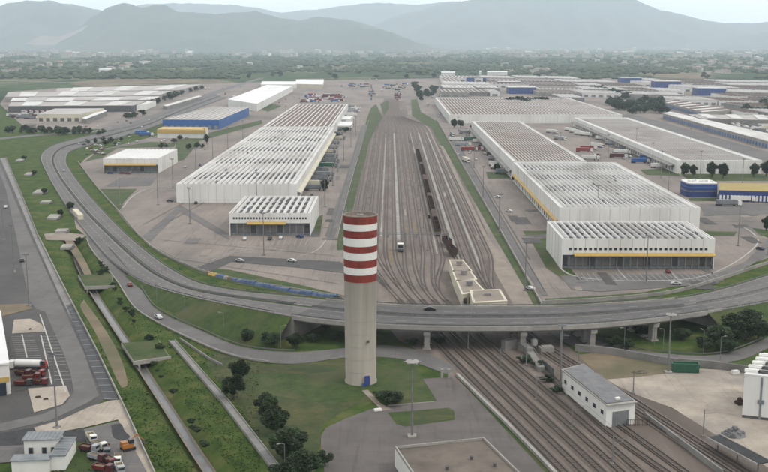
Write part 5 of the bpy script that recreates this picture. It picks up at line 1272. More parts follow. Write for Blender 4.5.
mt = [(247, 343, 5, 2.5, 'dark', 'leftmost round tree below the left viaduct ramp'), (270, 347, 5.5, 3.1, 'dark2', 'middle round tree below the left viaduct ramp'), (295, 348, 5.2, 2.8, 'dark', 'third round tree below the left viaduct abutment'), (313, 342, 3.4, 2.6, 'green', 'low green tree under the left end of the viaduct'), (335, 340, 3.4, 3.2, 'green', 'low shrub under the viaduct just left of the striped tower'),
      (336, 304, 3, 1.6, 'dark', 'tiny dark tree behind the viaduct left of the striped tower'), (327, 330, 3.4, 2.6, 'green', 'low tree under the viaduct deck, second left of the tower'),
      (718, 349, 8, 4.6, 'dark', 'leftmost tree of the dark clump by the right embankment'), (732, 346, 9, 4.8, 'dark2', 'second tree of the dark clump by the right embankment'), (745, 341, 9.5, 5, 'dark', 'tallest middle tree of the dark right embankment clump'), (758, 340, 8, 4.5, 'dark2', 'rightmost tree of the dark clump by the right embankment'), (706, 352, 5.5, 3.6, 'green', 'low tree in front of the dark right embankment clump'), (726, 352, 5, 3.8, 'dark2', 'low round bush at the foot of the right clump'),
      (750, 330, 7.5, 4.8, 'dark', 'rear tree of the clump high on the right embankment'), (735, 334, 7.5, 4.4, 'dark2', 'rear left tree of the clump on the right embankment'),
      (611, 346, 4, 3.2, 'green', 'low tree under the viaduct right of the middle piers'), (628, 349, 4, 3, 'green', 'low tree under the viaduct left of the rightmost pier'), (640, 336, 4.2, 3.4, 'dark', 'shaded tree under the viaduct behind the right pier'), (682, 340, 4, 3.2, 'dark', 'shaded tree under the right end of the viaduct'), (412, 346, 3, 2.4, 'green', 'small green shrub beside the left centre viaduct pier'), (440, 344, 2.6, 2.2, 'green', 'small green shrub between tracks and left centre pier'),
      (524, 362, 2.6, 2.8, 'green', 'green shrub below the concrete stair by the middle pier'), (538, 368, 2.4, 2.6, 'green', 'lower green shrub below the concrete stair'), (547, 382, 2.2, 2.6, 'green', 'small shrub left of the rail shed wall'), (556, 392, 2.0, 2.4, 'green', 'lowest small shrub left of the rail shed wall')]
for x, y, h, r, k, l in mt: tree(x, y, h, r, k, l, None)
# round trees by the brown roofed warehouse and single trees on the lots
for i, (x, y, h, r) in enumerate([(684, 176.5, 10.5, 3.8), (693.5, 176.5, 9, 3.2), (712, 177.5, 12, 4.4), (723, 178, 11.5, 4.4), (753.5, 177, 10.5, 3.8), (766, 176.5, 12, 4.6)]):
    tree(x, y, h, r, 'dark', f'round dark tree before the end wall of the long brown warehouse, {rows_[i]} from the left', 'round trees by the long brown warehouse')
for x, y, h, r, k, l in [(325.5, 191, 8, 3, 'dark', 'dark green tree beside the long left white warehouse, lone one'), (497, 173, 8, 2.6, 'dark', 'dark tree left of the brown striped right warehouse'), (454, 128, 11, 4, 'dark', 'left of two round trees before the wide striped warehouse'), (460.5, 128, 10, 3.8, 'dark2', 'right of two round trees before the wide striped warehouse'),
                         (472, 131, 8, 3, 'dark', 'small dark tree below the corner of the wide striped warehouse'), (514, 182, 5, 2, 'dark', 'small dark bush by the corner of the big right white warehouse'), (766, 231, 8, 3, 'dark', 'small tree on the island at the right frame edge'), (338, 138, 6, 4, 'green', 'green tree in the lorry park, nearer one'), (345, 132, 6, 5, 'green', 'green tree in the lorry park, farther one'), (207, 144, 10, 3, 'dark', 'dark tree right of the yellow loading shed'),
                         (70, 210, 5, 2.6, 'dark', 'small dark tree beside the cream parked trailer'), (61, 216, 4, 2, 'dark', 'dark bush beside the second nearest culvert cover'), (44, 194, 4, 2.2, 'dark', 'dark bush beside the middle culvert cover'), (34, 175, 4, 2.2, 'dark', 'dark bush beside the second farthest culvert cover'), (24, 160, 4, 2.4, 'dark', 'dark bush beside the farthest culvert cover'), (80, 244, 4, 2.4, 'green', 'green bush by the tan dirt crossing'), (100, 276, 3.4, 2, 'green', 'green bush beside the upper culvert bridge')]:
    tree(x, y, h, r, k, l)
# tree groups of the middle distance: individual trees in named groups
rr = random.Random(21)
def grove(poly_pts, n, h, r, grp, lab, kinds=('far', 'far2'), cat='tree'):
    L_ = []
    for k in range(n):
        t = rr.random() * (len(poly_pts) - 1); i = int(t); f = t - i; a, b = poly_pts[i], poly_pts[i + 1]
        x = a[0] + (b[0] - a[0]) * f + rr.uniform(-1, 1) * a[2]; y = a[1] + (b[1] - a[1]) * f + rr.uniform(-1, 1) * a[3]
        s = rr.uniform(.7, 1.25); L_.append(tree(x, y, h * s, r * s, rr.choice(kinds), lab, grp, cat))
    L_.sort(key=lambda o: o.location.x / o.location.y)
    if n <= 29:
        for o, w in zip(L_, ORDN): o['label'] = lab + f', {w} from left'
grove([(10, 132, 8, 1.5), (60, 134, 8, 1.5), (100, 134, 6, 1.2)], 26, 7, 4.5, 'dark trees along the left crossroads', 'dark bushy tree in the row by the left crossroads')
grove([(142, 107, 3, .8), (160, 102, 3, .8), (178, 96, 3, .6), (200, 89.5, 3, .6)], 24, 9, 6, 'trees beside the far left hangars', 'bushy tree in the line right of the far left hangars')
grove([(124, 118, 5, 1), (150, 116, 5, .8)], 10, 7, 5, 'trees beside the far left highway', 'dark tree on the verge left of the far highway')
grove([(612, 104, 6, 1.2), (625, 110, 8, 3), (645, 112, 9, 3), (650, 104, 8, 3), (664, 112, 4, 2)], 48, 11, 8, 'trees of the clump between the right hangars', 'dark tree in the dense clump between right hangars')
grove([(590, 91, 4, .8), (604, 93, 4, .8), (618, 97, 5, 1), (632, 99, 4, 1)], 24, 11, 8, 'trees in the line above the right clump', 'dark tree in the row above the right hangar clump')
grove([(508, 105, 2, .8), (516, 106, 4, 2), (530, 106, 5, .8), (545, 105, 4, .5)], 18, 12, 9, 'trees behind the wide striped warehouse', 'dark tree behind the wide striped warehouse')
grove([(523, 118.5, 2, .4), (530, 119, 3, .5), (552, 120, 2, .4), (566, 121, 3, .6)], 12, 8, 5, 'trees in front of the wide striped warehouse', 'dark tree against the front of the wide striped warehouse')
grove([(412, 84, 3, 1), (418, 92, 2, 2), (420, 100, 1.5, 2), (428, 96, 3, 2), (435, 90, 4, 2)], 34, 9, 6, 'trees right of the far yard throat', 'dark tree right of the far yard throat')
grove([(740, 112, 4, .5), (757, 114, 4, 1), (768, 116, 4, 2), (767, 106, 3, 1.5)], 16, 11, 7, 'trees at the far right edge', 'dark tree at the far right edge among sheds')
grove([(100, 262, 1, 2), (108, 275, 1, 2), (122, 305, 2, 3), (136, 322, 2, 3), (148, 338, 2, 2), (160, 352, 4, 3)], 18, 2.0, 1.5, 'low bushes on the canal bank', 'low scrubby bush on the right canal bank', ('green',), 'bush')
grove([(152, 366, 1, 1), (166, 384, 1, 1), (188, 419, 1, 2), (216, 466, 2, 3)], 9, 1.3, 1.1, 'low weeds on the lower canal bank', 'low weedy bush along the lower canal bank', ('dark',), 'bush')
# far plain: individual trees nearest, woods beyond as stuff
for k in range(40):
    tree(0, 0, rr.uniform(8, 15), rr.uniform(6, 11), rr.choice(('far', 'far2')), 'distant rounded tree at the near edge of the wide plain', 'trees at the near edge of the plain', loc=W(rr.uniform(0, 768), rr.uniform(73, 79)))
def forest(name, n, label, ymin, ymax, seed, m, size):
    rnd = random.Random(seed); mb = MB(); ico = []
    for k in range(n):
        u = rnd.random(); py = ymin + (ymax - ymin) * u ** 1.1; px = rnd.uniform(-40, 810); p = W(px, py)
        v = mnoise.noise(Vector((p.x / 380, p.y / 900, seed)))
        if v < -.05: continue
        if 330 < px < 450 and py > 76: continue
        s = size * rnd.uniform(.6, 1.5); q = 7; k0 = len(mb.v)
        for z, rr_ in ((0, .75), (.45, 1.0), (.85, .55)):
            for i in range(q):
                t = 6.283 * i / q + rnd.uniform(-.3, .3); e = rr_ * rnd.uniform(.7, 1.2); mb.v.append((p.x + math.cos(t) * s * e * 1.5, p.y + math.sin(t) * s * e * 1.5, z * s * rnd.uniform(.8, 1.2)))
        mb.v.append((p.x, p.y, s * 1.05))
        for a in range(2):
            for i in range(q):
                j = (i + 1) % q; mb.f.append((k0 + a * q + i, k0 + a * q + j, k0 + a * q + q + j, k0 + a * q + q + i)); mb.m.append(0)
        for i in range(q): mb.f.append((k0 + 2 * q + i, k0 + 2 * q + (i + 1) % q, k0 + 3 * q)); mb.m.append(0)
    o = mb.build(name, M[m], None, False, False); return tag(o, label, 'woodland', kind='stuff')
forest('woodland', 9500, 'scattered dark trees and hedges across the far plain', 49.5, 79, 3, 'leaff', 6.5)
forest('woodland', 1500, 'darker belts of distant trees on the plain', 55, 75, 8, 'leaff', 8)
# ------------------------------------------------------------------ town in the plain
def house_mesh(i):
    rnd = random.Random(i); w, d, h = rnd.uniform(12, 38), rnd.uniform(10, 22), rnd.uniform(6, 15); mb = MB(); mb.b0(-w / 2, w / 2, -d / 2, d / 2, 0, h, 0)
    g = rnd.choice((0, 2.5)); mb.face([(-w / 2 - 1, -d / 2 - 1, h + .01), (w / 2 + 1, -d / 2 - 1, h + .01), (w / 2 + 1, 0, h + .3 + g), (-w / 2 - 1, 0, h + .3 + g)], 1); mb.face([(-w / 2 - 1, 0, h + .3 + g), (w / 2 + 1, 0, h + .3 + g), (w / 2 + 1, d / 2 + 1, h + .01), (-w / 2 - 1, d / 2 + 1, h + .01)], 1)
    for k in range(int(w / 4)): mb.b0(-w / 2 + 1.2 + k * 4, -w / 2 + 2.6 + k * 4, -d / 2 - .1, -d / 2 - .01, 2, h - 2, 2)
    return mb.mesh('house', [M[rnd.choice(('hwall', 'white', 'cream', 'hwall'))], M[rnd.choice(('roofred', 'wroof', 'roofred', 'conc'))], M['dock']])
hm = [house_mesh(i) for i in range(14)]
rr = random.Random(77)
def town(n, x0, x1, y0, y1, lab, grp, sc_=1.0):
    c = 0
    while c < n:
        px, py = rr.uniform(x0, x1), rr.uniform(y0, y1); p = W(px, py)
        if mnoise.noise(Vector((p.x / 500, p.y / 1400, 5))) < -.1: continue
        o = bpy.data.objects.new('house', rr.choice(hm)); COL.objects.link(o); o.location = p; o.rotation_euler.z = rr.uniform(-.6, .6); o.scale = (sc_,) * 3; tag(o, lab, 'house', grp); c += 1
town(85, 500, 768, 58, 74, 'small distant pale house among trees on the right plain', 'distant houses on the right plain', 1.0)
town(26, 0, 300, 62, 74, 'small distant pale house among fields on the left plain', 'distant houses on the left plain', .9)
town(75, 260, 520, 49.5, 58, 'tiny distant town building below the mountains, centre', 'distant town buildings below the mountains', 2.0)
town(95, 480, 800, 49.5, 58, 'tiny distant town building below the mountains, right', 'distant town buildings on the right', 2.0)
town(80, -10, 260, 49.5, 58, 'tiny distant town building below the mountains, left', 'distant town buildings on the left', 1.9)
for x, y, w, s in ((480, 74.5, 5, 0), (497, 75, 60, 0), (448, 75.5, 40, 0), (106, 72, 40, 0), (145, 64, 50, 1), (322, 49.5, 150, 1), (620, 52.5, 120, 1), (222, 51, 200, 1)):
    p = W(x, y); mb = MB(); mb.b0(-w / 2, w / 2, -15, 15, 0, 9); mb.face([(-w / 2 - 1, -16, 9.01), (w / 2 + 1, -16, 9.01), (w / 2 + 1, 0, 12), (-w / 2 - 1, 0, 12)]); mb.face([(-w / 2 - 1, 0, 12), (w / 2 + 1, 0, 12), (w / 2 + 1, 16, 9.01), (-w / 2 - 1, 16, 9.01)])
    o = mb.build('distant_hall', M['wroof2']); o.location = p; tag(o, 'long pale distant hall standing out on the plain', 'hall', 'pale halls on the distant plain')
# raised road ramp on the right plain
L = spline([W(560, 70), W(600, 67.5), W(650, 65.5)], 40); L = [Vector((p.x, p.y, 14 * math.sin(math.pi * i / (len(L) - 1)) + .5)) for i, p in enumerate(L)]
mb = MB(); mb.sweep(L, [(-9, 0), (9, 0), (26, -14), (-26, -14)]); struct('raised_road', mb, M['leaff'])
for a, b in (((300, 79), (440, 76)), ((440, 76), (560, 74.5)), ((-20, 80), (190, 86)),):
    L = [W(*a), W(*b)]; mb = MB(); mb.ribbon(offset(L, -9), offset(L, 9)); 
    for v in range(len(mb.v)): mb.v[v] = (mb.v[v][0], mb.v[v][1], .3)
    struct('country_road', mb, M['path'])
# far highway left of the terminal
L = spline([W(-30, 142), W(40, 135), W(100, 131), (W(140, 122)), W(180, 106), W(220, 91), W(262, 78)], 20); mb = MB(); mb.ribbon(offset(L, -9), offset(L, 9))
for v in range(len(mb.v)): mb.v[v] = (mb.v[v][0], mb.v[v][1], .2)
struct('highway', mb, M['road'])
sheet('far_left_lot', [(0, 104), (8, 92), (60, 88), (205, 84), (262, 82), (262, 98), (205, 112), (160, 122), (120, 128), (30, 132), (14, 118)], 'lot', 1)

# ------------------------------------------------------------------ vehicles
def make_truck(body, cabm='white'):
    r = empty('truck'); mb = MB(); mb.box((0, 1.2, 2.6), (2.5, 12.4, 2.7)); part(mb, 'trailer', M[body], r)
    mb = MB(); mb.box((0, -6.9, 1.9), (2.4, 2.2, 2.5)); mb.box((0, -6.7, 3.3), (2.1, 1.4, .5)); c = part(mb, 'cab', M[cabm], r)
    mb = MB(); mb.box((0, -8.03, 2.3), (2.1, .08, .9)); part(mb, 'windscreen', M['glass'], c); mb = MB(); mb.box((0, .5, 1.05), (1.9, 13.4, .3)); part(mb, 'chassis', M['darkmetal'], r)
    for y in (-6.6, -3.6, 4.4, 5.7, 7.0):
        for s in (-1, 1): q = MB(); q.tube((s * 1.0, y, .5), (s * 1.25, y, .5), .5, n=10); part(q, 'wheel', M['tyre'], r)
    return r
def make_car(col):
    r = empty('car'); mb = MB()
    P = [(-2.1, .35), (-2.1, .85), (-1.15, .98), (-.55, 1.42), (.75, 1.42), (1.45, 1.0), (2.1, .9), (2.1, .35)]
    k = len(mb.v)
    for s in (-.85, .85):
        for y, z in P: mb.v.append((s * (.86 if z > 1.2 else 1), y, z))
    n = len(P); mb.f.append(tuple(range(k, k + n))); mb.f.append(tuple(range(k + 2 * n - 1, k + n - 1, -1))); mb.m += [0, 0]
    for i in range(n): j = (i + 1) % n; mb.f.append((k + i, k + j, k + n + j, k + n + i)); mb.m.append(0)
    part(mb, 'body', M['p_' + col], r)
    mb = MB(); mb.b0(-.76, .76, -.5, .7, 1.05, 1.36); mb.b0(-.87, .87, -.5, .9, 1.0, 1.3); part(mb, 'windows', M['glass'], r)
    for y in (-1.35, 1.3):
        for s in (-1, 1): q = MB(); q.tube((s * .7, y, .33), (s * .9, y, .33), .33, n=10); part(q, 'wheel', M['tyre'], r)
    return r
cars = {}
def car(px, py, col, rz=0, loc=None):
    o = copy_tree(cars[col]) if col in cars else make_car(col); cars[col] = o; o.location = W(px, py) if loc is None else loc; o.location.z = max(.2, o.location.z); o.rotation_euler.z = rz; o['_w'] = col + ' car'; return o
trs = {}
def truck(px, py, body, rz=0, cabm='white'):
    k = (body, cabm); o = copy_tree(trs[k]) if k in trs else make_truck(body, cabm); trs[k] = o; o.location = W(px, py); o.location.z = .05; o.rotation_euler.z = rz
    o['_w'] = 'lorry with ' + {'white': 'white', 'p_red': 'red', 'blue': 'blue', 'p_silver grey': 'grey', 'p_maroon': 'maroon', 'dock': 'charcoal', 'p_green': 'green', 'cream': 'cream'}[body] + ' trailer'; return o
allc = []; allt = []
rr = random.Random(9); cols = ['white', 'silver grey', 'dark red', 'dark blue', 'black', 'white', 'silver grey']
for s in [(110, 174, 1.5), (122, 174, 1.5), (131, 173, 0), (128, 174.5, 1.5), (170, 202, 1.5), (196, 204, 0), (296, 196, 1.4), (300, 238, 1), (208, 182, .2), (200, 166, .3), (185, 168, .2), (205, 175, .2), (270, 240, 0), (281, 239, 0), (245, 240, 0),
          (668, 273, 0), (734, 200, 1.4), (745, 201, 1.4), (757, 201, 1.4), (722, 200, 1.4), (668, 212, .6), (460, 140, .2), (466, 146, .1), (476, 160, 0), (470, 152, 0), (509, 212, .9), (498, 198, .8), (530, 290, .7), (6, 208, .3), (22, 262, .5), 
          (700, 252, .5), (676, 285, 1.4), (240, 262, 1.2), (292, 262, 1.2), (760, 250, .5), (560, 152, .6), (600, 148, .6), (612, 140, .8), (594, 136, .8), (300, 180, 0), (318, 178, 0), (312, 196, 0)]:
    allc.append(car(s[0], s[1], rr.choice(cols), s[2] + rr.uniform(-.1, .1)))
for k in range(46):   # rows of cars far away
    x, y = rr.choice([(rr.uniform(196, 230), rr.uniform(88, 98)), (rr.uniform(270, 296), rr.uniform(92, 106)), (rr.uniform(80, 150), rr.uniform(119, 128)), (rr.uniform(700, 768), rr.uniform(118, 128)), (rr.uniform(430, 446), rr.uniform(95, 118))]); allc.append(car(x, y, rr.choice(cols), rr.uniform(-.3, .3)))
for k in (0,):
    for t, A_, B_, f, c in ((i0 + 30, NE, ME, .3, 'dark red'), (i0 + 75, NE, ME, .6, 'dark blue'), (i0 - 40, NE, ME, .4, 'white'), (i1 + 12, ME, FE, .5, 'black'), (i1 + 18, NE, ME, .5, 'silver grey'), (i1 + 25, NE, ME, .7, 'black'), (i0 + 48, ME, FE, .4, 'black'), (i0 - 66, ME, FE, .5, 'silver grey'), (i1 - 14, ME, FE, .6, 'black')):
        t = min(t, NV - 3); p = A_[t].lerp(B_[t], f) + Vector((0, 0, .05)); d = A_[t + 1] - A_[t]; allc.append(car(0, 0, c, math.atan2(d.y, d.x) + math.pi / 2, p))
i_ = 60; p = SLA[i_].lerp(SLB[i_], .5); d = SLA[i_ + 1] - SLA[i_]; p.z = .17; allc.append(car(0, 0, 'dark red', math.atan2(d.y, d.x) + math.pi / 2, p)); i_ = 86; p = SLA[i_].lerp(SLB[i_], .4); p.z = .17; d = SLA[i_ + 1] - SLA[i_]; allc.append(car(0, 0, 'white', math.atan2(d.y, d.x) + math.pi / 2, p))
# lorries: lorry park left, right dock, far terminal
bodies = ['white', 'white', 'p_silver grey', 'dock', 'cream', 'p_green', 'blue', 'p_red']
for k in range(15):
    y = 126 + k * 4.6; xw = 334 + (y - 126) * -.46 + 4; x = xw + rr.choice((2, 6, 9)) ; allt.append(truck(x, y, rr.choice(['p_silver grey', 'dock', 'dock', 'p_green', 'cream', 'dock']), math.pi / 2 + rr.uniform(-.1, .1), 'dock'))
for k in range(14):
    y = 108 + k * 1.4; allt.append(truck(352 - k * .9 + rr.uniform(-3, 6), y, rr.choice(bodies[:4]), math.pi / 2))
for k in range(15):
    y = 186 + k * 3.0; allt.append(truck(513 + (y - 161) * 1.02 - 6.5 - 4, y, rr.choice(bodies[:5]), math.pi / 2)) if k % 2 else None
for x, y, b, a in [(469, 151, 'p_red', 1.5), (475, 150.5, 'p_red', 1.6), (495, 156, 'p_maroon', 1.5), (497, 160, 'p_silver grey', 1.5), (498, 166, 'white', 1.5), (500, 169, 'white', 1.5), (477, 138, 'white', 1.5), (480, 143, 'white', 1.5), (466, 134, 'dock', 1.5), (486, 146, 'dock', 1.6),
                   (466, 162, 'cream', .2), (575, 133, 'white', .7), (580, 135, 'white', .7), (570, 131, 'white', .7), (586, 136, 'white', .8), (588, 150, 'p_red', 1.4), (622, 154, 'white', 1.2), (640, 163, 'blue', 1.55), (652, 162, 'blue', 1.5), (648, 160, 'blue', 1.5), (146, 136, 'blue', 1.55), (142, 134.4, 'blue', 1.5), (584, 152, 'p_red', 1.4),
                   (455, 184, 'dock', .2)][:-1]: allt.append(truck(x, y, b, a))
for k in range(40):
    x = rr.uniform(304, 344); y = rr.uniform(95, 103); allt.append(truck(x, y, rr.choice(['p_red', 'p_maroon', 'p_red', 'blue', 'white', 'p_maroon']), rr.uniform(-.2, .2) + rr.choice((0, 1.57))))
for k in range(16): allt.append(truck(24 + k * 1.9, 112.5 + .3 * (k % 3), 'p_maroon', 0))
for k in range(12): allt.append(truck(12 + k * 2.5, 119 - rr.uniform(0, 3), rr.choice(['p_maroon', 'white', 'dock']), 1.5))
for k in range(20): allt.append(truck(452 + k * 4.9, 119.6, rr.choice(['dock', 'blue', 'white', 'p_silver grey', 'blue']), 0))
for k in range(26):
    x, y = rr.choice([(rr.uniform(340, 420), rr.uniform(80, 92)), (rr.uniform(200, 262), rr.uniform(86, 99)), (rr.uniform(425, 446), rr.uniform(88, 112))]); allt.append(truck(x, y, rr.choice(bodies), rr.uniform(-.2, .2)))
for k in range(44):   # scrap and parked vehicles on the rough ground left of the terminal
    x, y = rr.choice([(rr.uniform(78, 125), rr.uniform(139, 147)), (rr.uniform(120, 200), rr.uniform(133, 145)), (rr.uniform(86, 104), rr.uniform(147, 156))]); allc.append(car(x, y, rr.choice(['white', 'silver grey', 'dark red', 'white', 'black']), rr.uniform(0, 3)))
for k in range(16):
    x, y = rr.choice([(rr.uniform(78, 125), rr.uniform(139, 147)), (rr.uniform(150, 205), rr.uniform(138, 150))]); tree(x, y, rr.uniform(3, 6), rr.uniform(2, 4), 'far2', ['', 'low bush on the rough ground left of the terminal, ' + ORDN[k] + ' of the scatter'][1], 'bushes on the rough ground by the white shed', 'bush')
for k in range(34):
    allt.append(truck(rr.uniform(715, 768), rr.uniform(119, 132), rr.choice(bodies[:5]), rr.choice((0, 1.5))))
for x, y, b, a in [(452, 136, 'dock', .1), (456, 141, 'white', 1.5), (463, 146, 'p_silver grey', 1.5), (489, 150, 'dock', 1.5), (484, 143, 'white', 1.5), (471, 141, 'p_green', 1.5), (505, 174, 'dock', 1.5), (602, 140, 'white', .8), (612, 145, 'p_silver grey', .8), (626, 150, 'dock', .8), (596, 147, 'white', .7), (560, 140, 'p_silver grey', .7), (552, 133, 'white', .7), (618, 158, 'p_maroon', 1.4), (660, 168, 'white', 1.5), (742, 202, 'white', 1.5), (728, 206, 'dock', 1.5), (590, 160, 'white', 1.4)]: allt.append(truck(x, y, b, a))
for k in range(24): allc.append(car(rr.uniform(448, 490), rr.uniform(128, 165), rr.choice(cols), rr.uniform(-.3, .3))) if k % 2 else allc.append(car(rr.uniform(590, 660), rr.uniform(140, 160), rr.choice(cols), rr.uniform(.3, .9)))
autolabel(allc, '', 'car', 'parked and moving cars')
autolabel(allt, '', 'lorry', 'articulated lorries across the terminal')
# goods stacks on the far yard apron
gm = []
for c in ('p_red', 'p_maroon', 'blue', 'wagon', 'conc', 'p_green'):
    q = MB(); q.box((0, 0, 1.3), (2.4, 12, 2.6))
    for k in range(20): q.box((1.22, -5.7 + k * .6, 1.3), (.06, .2, 2.4)); q.box((-1.22, -5.7 + k * .6, 1.3), (.06, .2, 2.4))
    gm.append(q.mesh('container', [M[c]]))
for k in range(70):
    x, y = rr.choice([(rr.uniform(350, 372), rr.uniform(84, 88)), (372 + rr.uniform(-1.5, 1.5), rr.uniform(90, 101)), (398 + rr.uniform(-1, 1), rr.uniform(90, 101)), (rr.uniform(380, 405), rr.uniform(84, 90))])
    o = bpy.data.objects.new('container', gm[k % 6]); COL.objects.link(o); o.location = W(x, y); o.rotation_euler.z = rr.choice((0, 0, 1.57)); tag(o, 'distant shipping container stacked on the apron beyond the yard throat', 'container', 'containers on the far yard apron')
# blue tarpaulin covered stacks along the lot fence
N_ = 24; P_ = [W(219, 277), W(236, 281), W(270, 288), (W(300, 293.5)), W(334, 297.5)]; P_ = resample(spline(P_, 3), N_); rr = random.Random(4)
for k in range(N_):
    d = P_[min(k + 1, N_ - 1)] - P_[max(k - 1, 0)]; Lg = (P_[1] - P_[0]).length * .96; hh = rr.uniform(1.0, 1.7); mb = MB(); n = 10; k0 = len(mb.v)
    for s in (-.5, -.25, 0, .25, .5):
        for j in range(6):
            t = j / 5; mb.v.append((s * Lg, (t - .5) * 2.6, hh * (1 - abs(t - .5) ** 3 * 6) * rr.uniform(.88, 1.05) if 0 < j < 5 else 0))
    for a in range(4):
        for j in range(5): mb.f.append((k0 + a * 6 + j, k0 + a * 6 + j + 1, k0 + a * 6 + 7 + j, k0 + a * 6 + 6 + j)); mb.m.append(0)
    mb.f.append(tuple(range(k0, k0 + 6))); mb.f.append(tuple(range(k0 + 29, k0 + 23, -1))); mb.m += [0, 0]
    o = mb.build('covered_stack', M['conc'] if k == 2 else (M['dirt'] if k == 3 else M['bluetarp'])); o.location = P_[k]; o.rotation_euler.z = math.atan2(d.y, d.x)
    tag(o, f'blue tarpaulin covered pallet stack along the lot fence, {ORDN[k]} from the left' if k not in (2, 3) else ['', '', 'pale covered stack', 'brown covered stack'][k] + ' near the left end of the blue row', 'covered stack', 'covered stacks along the lot fence' if k not in (2, 3) else None)
for x, y, c in ((211, 275, 'yellow'), (215, 276, 'yellow'), (207, 273, 'dirt'), (345, 299, 'path')):
    mb = MB(); mb.box((0, 0, .4), (2.6, 1.6, .8), .3, 0, .8); mb.box((.3, .1, 1.0), (1.6, 1.1, .6), .5, 0, .7); o = mb.build('material_pile', M[c]); o.location = W(x, y); tag(o, f'small {"yellow" if c == "yellow" else "brown" if c == "dirt" else "sandy"} pile of goods by the lot fence, {"left" if x in (211, 207) else "right"} end of the row' + (' middle' if x == 215 else ''), 'pile')
# green container in front of the wall, debris heap, tank truck, machinery yard
p = W(685, 372); r = empty('skip_container', tuple(p), R(-6), 'dark green ribbed container standing against the gravel yard wall', 'container')
mb = MB(); mb.b0(-4, 4, -1.3, 1.3, .25, .5); mb.b0(-4, 4, -1.3, -1.15, .5, 3); mb.b0(-4, 4, 1.15, 1.3, .5, 3); mb.b0(-4, -3.85, -1.15, 1.15, .5, 3); mb.b0(3.85, 4, -1.15, 1.15, .5, 3); part(mb, 'hull', M['p_green'], r)
for k in range(12): q = MB(); q.b0(-3.8 + k * .68, -3.6 + k * .68, -1.42, -1.302, .3, 2.95); part(q, 'rib', M['p_green'], r)
mb = MB(); mb.b0(-3.84, 3.84, -1.14, 1.14, 1.6, 2.2); part(mb, 'load', M['dirt'], r)
def heap(px, py, rx, ry, h, m, label, seed, n=120, s=.5, name='debris_heap', cat='heap'):
    rnd = random.Random(seed); mb = MB(); N1 = 20
    for j in range(6):
        for i in range(N1):
            t = 6.283 * i / N1; f = 1 - j / 6; mb.v.append((math.cos(t) * rx * f * rnd.uniform(.85, 1.15), math.sin(t) * ry * f * rnd.uniform(.85, 1.15), h * (1 - f) ** .8 * rnd.uniform(.7, 1.1)))
    for j in range(5):
        for i in range(N1): mb.f.append((j * N1 + i, j * N1 + (i + 1) % N1, (j + 1) * N1 + (i + 1) % N1, (j + 1) * N1 + i)); mb.m.append(0)
    mb.f.append(tuple(range(5 * N1, 6 * N1))); mb.m.append(0)
    for _ in range(n):
        a = rnd.uniform(0, 6.28); f = rnd.random() ** .6; z = h * (1 - f) ** .8; mb.box((math.cos(a) * rx * f, math.sin(a) * ry * f, z), (s * rnd.uniform(.4, 1.8), s * rnd.uniform(.3, 1), s * rnd.uniform(.3, .9)), rnd.uniform(0, 3.14))
    o = mb.build(name, M[m], None, False, True); o.location = W(px, py); return tag(o, label, cat, kind=None)
heap(734, 436, 3.2, 2.2, 2.6, 'slate', 'dark grey scrap heap alone in the pale gravel yard', 1, 60, .7)
heap(722, 437, 1.6, 1.2, .6, 'slate', 'flat spill of scrap left of the dark heap', 2, 40, .5)
heap(740, 404, 1.4, 1.6, 2.2, 'wagon', 'rusty scrap pile against the wall of the right white hall', 3, 30, .6)
heap(640, 373, 2.6, 1.2, .8, 'dirt', 'low brown rubble pile left of the green container', 5, 30, .5)
r = empty('tanker', tuple(W(29, 369)), R(86), 'short white cylinder tanker parked above the maroon machinery by the left hall', 'tanker')
mb = MB(); mb.tube((0, -4, 1.9), (0, 4, 1.9), 1.15, n=18); part(mb, 'tank', M['white'], r, ).data.polygons.foreach_set('use_smooth', [False] * 20)
mb = MB(); mb.box((0, 0, .7), (1.8, 8.6, .35)); part(mb, 'chassis', M['darkmetal'], r); mb = MB(); mb.box((0, 5.4, 1.5), (2.2, 1.8, 2.2)); part(mb, 'cab', M['white'], r)
for y in (-3, -1.8, 5):
    for s in (-1, 1): q = MB(); q.tube((s * .8, y, .45), (s * 1.05, y, .45), .45, n=10); part(q, 'wheel', M['tyre'], r)
def machine(px, py, rz, label, body, L=5.5, boom=True, k=0):
    r = empty('farm_machine' if not boom else 'excavator', tuple(W(px, py)), rz, label, 'machine' if not boom else 'excavator')
    for s in (-1, 1):
        mb = MB(); mb.box((s * 1.05, 0, .45), (.5, L * .7, .8)); part(mb, 'crawler_track', M['tyre'], r)
    mb = MB(); mb.box((0, .3, 1.35), (2.3, L * .6, 1.0)); mb.box((.3, L * .2, 2.05), (1.5, 1.4, .5)); part(mb, 'body', M[body], r)
    mb = MB(); mb.box((-.6, -.7, 2.3), (1.0, 1.2, 1.2)); part(mb, 'cab', M['glass'], r)
    mb = MB(); mb.tube((.4, -L * .2, 1.7), (.4, -L * .55, 3.6), .2, n=6); mb.tube((.4, -L * .55, 3.6), (.4, -L * .95, 1.6), .16, n=6); a = part(mb, 'boom', M[body], r)
    mb = MB(); mb.box((.4, -L * .97, 1.1), (.9, .6, .7), 0, 0, .6); part(mb, 'bucket', M['darkmetal'], a)
machine(128, 450, 2.2, 'small orange excavator parked near the tar patch in the machinery yard', 'p_orange', 4.5)
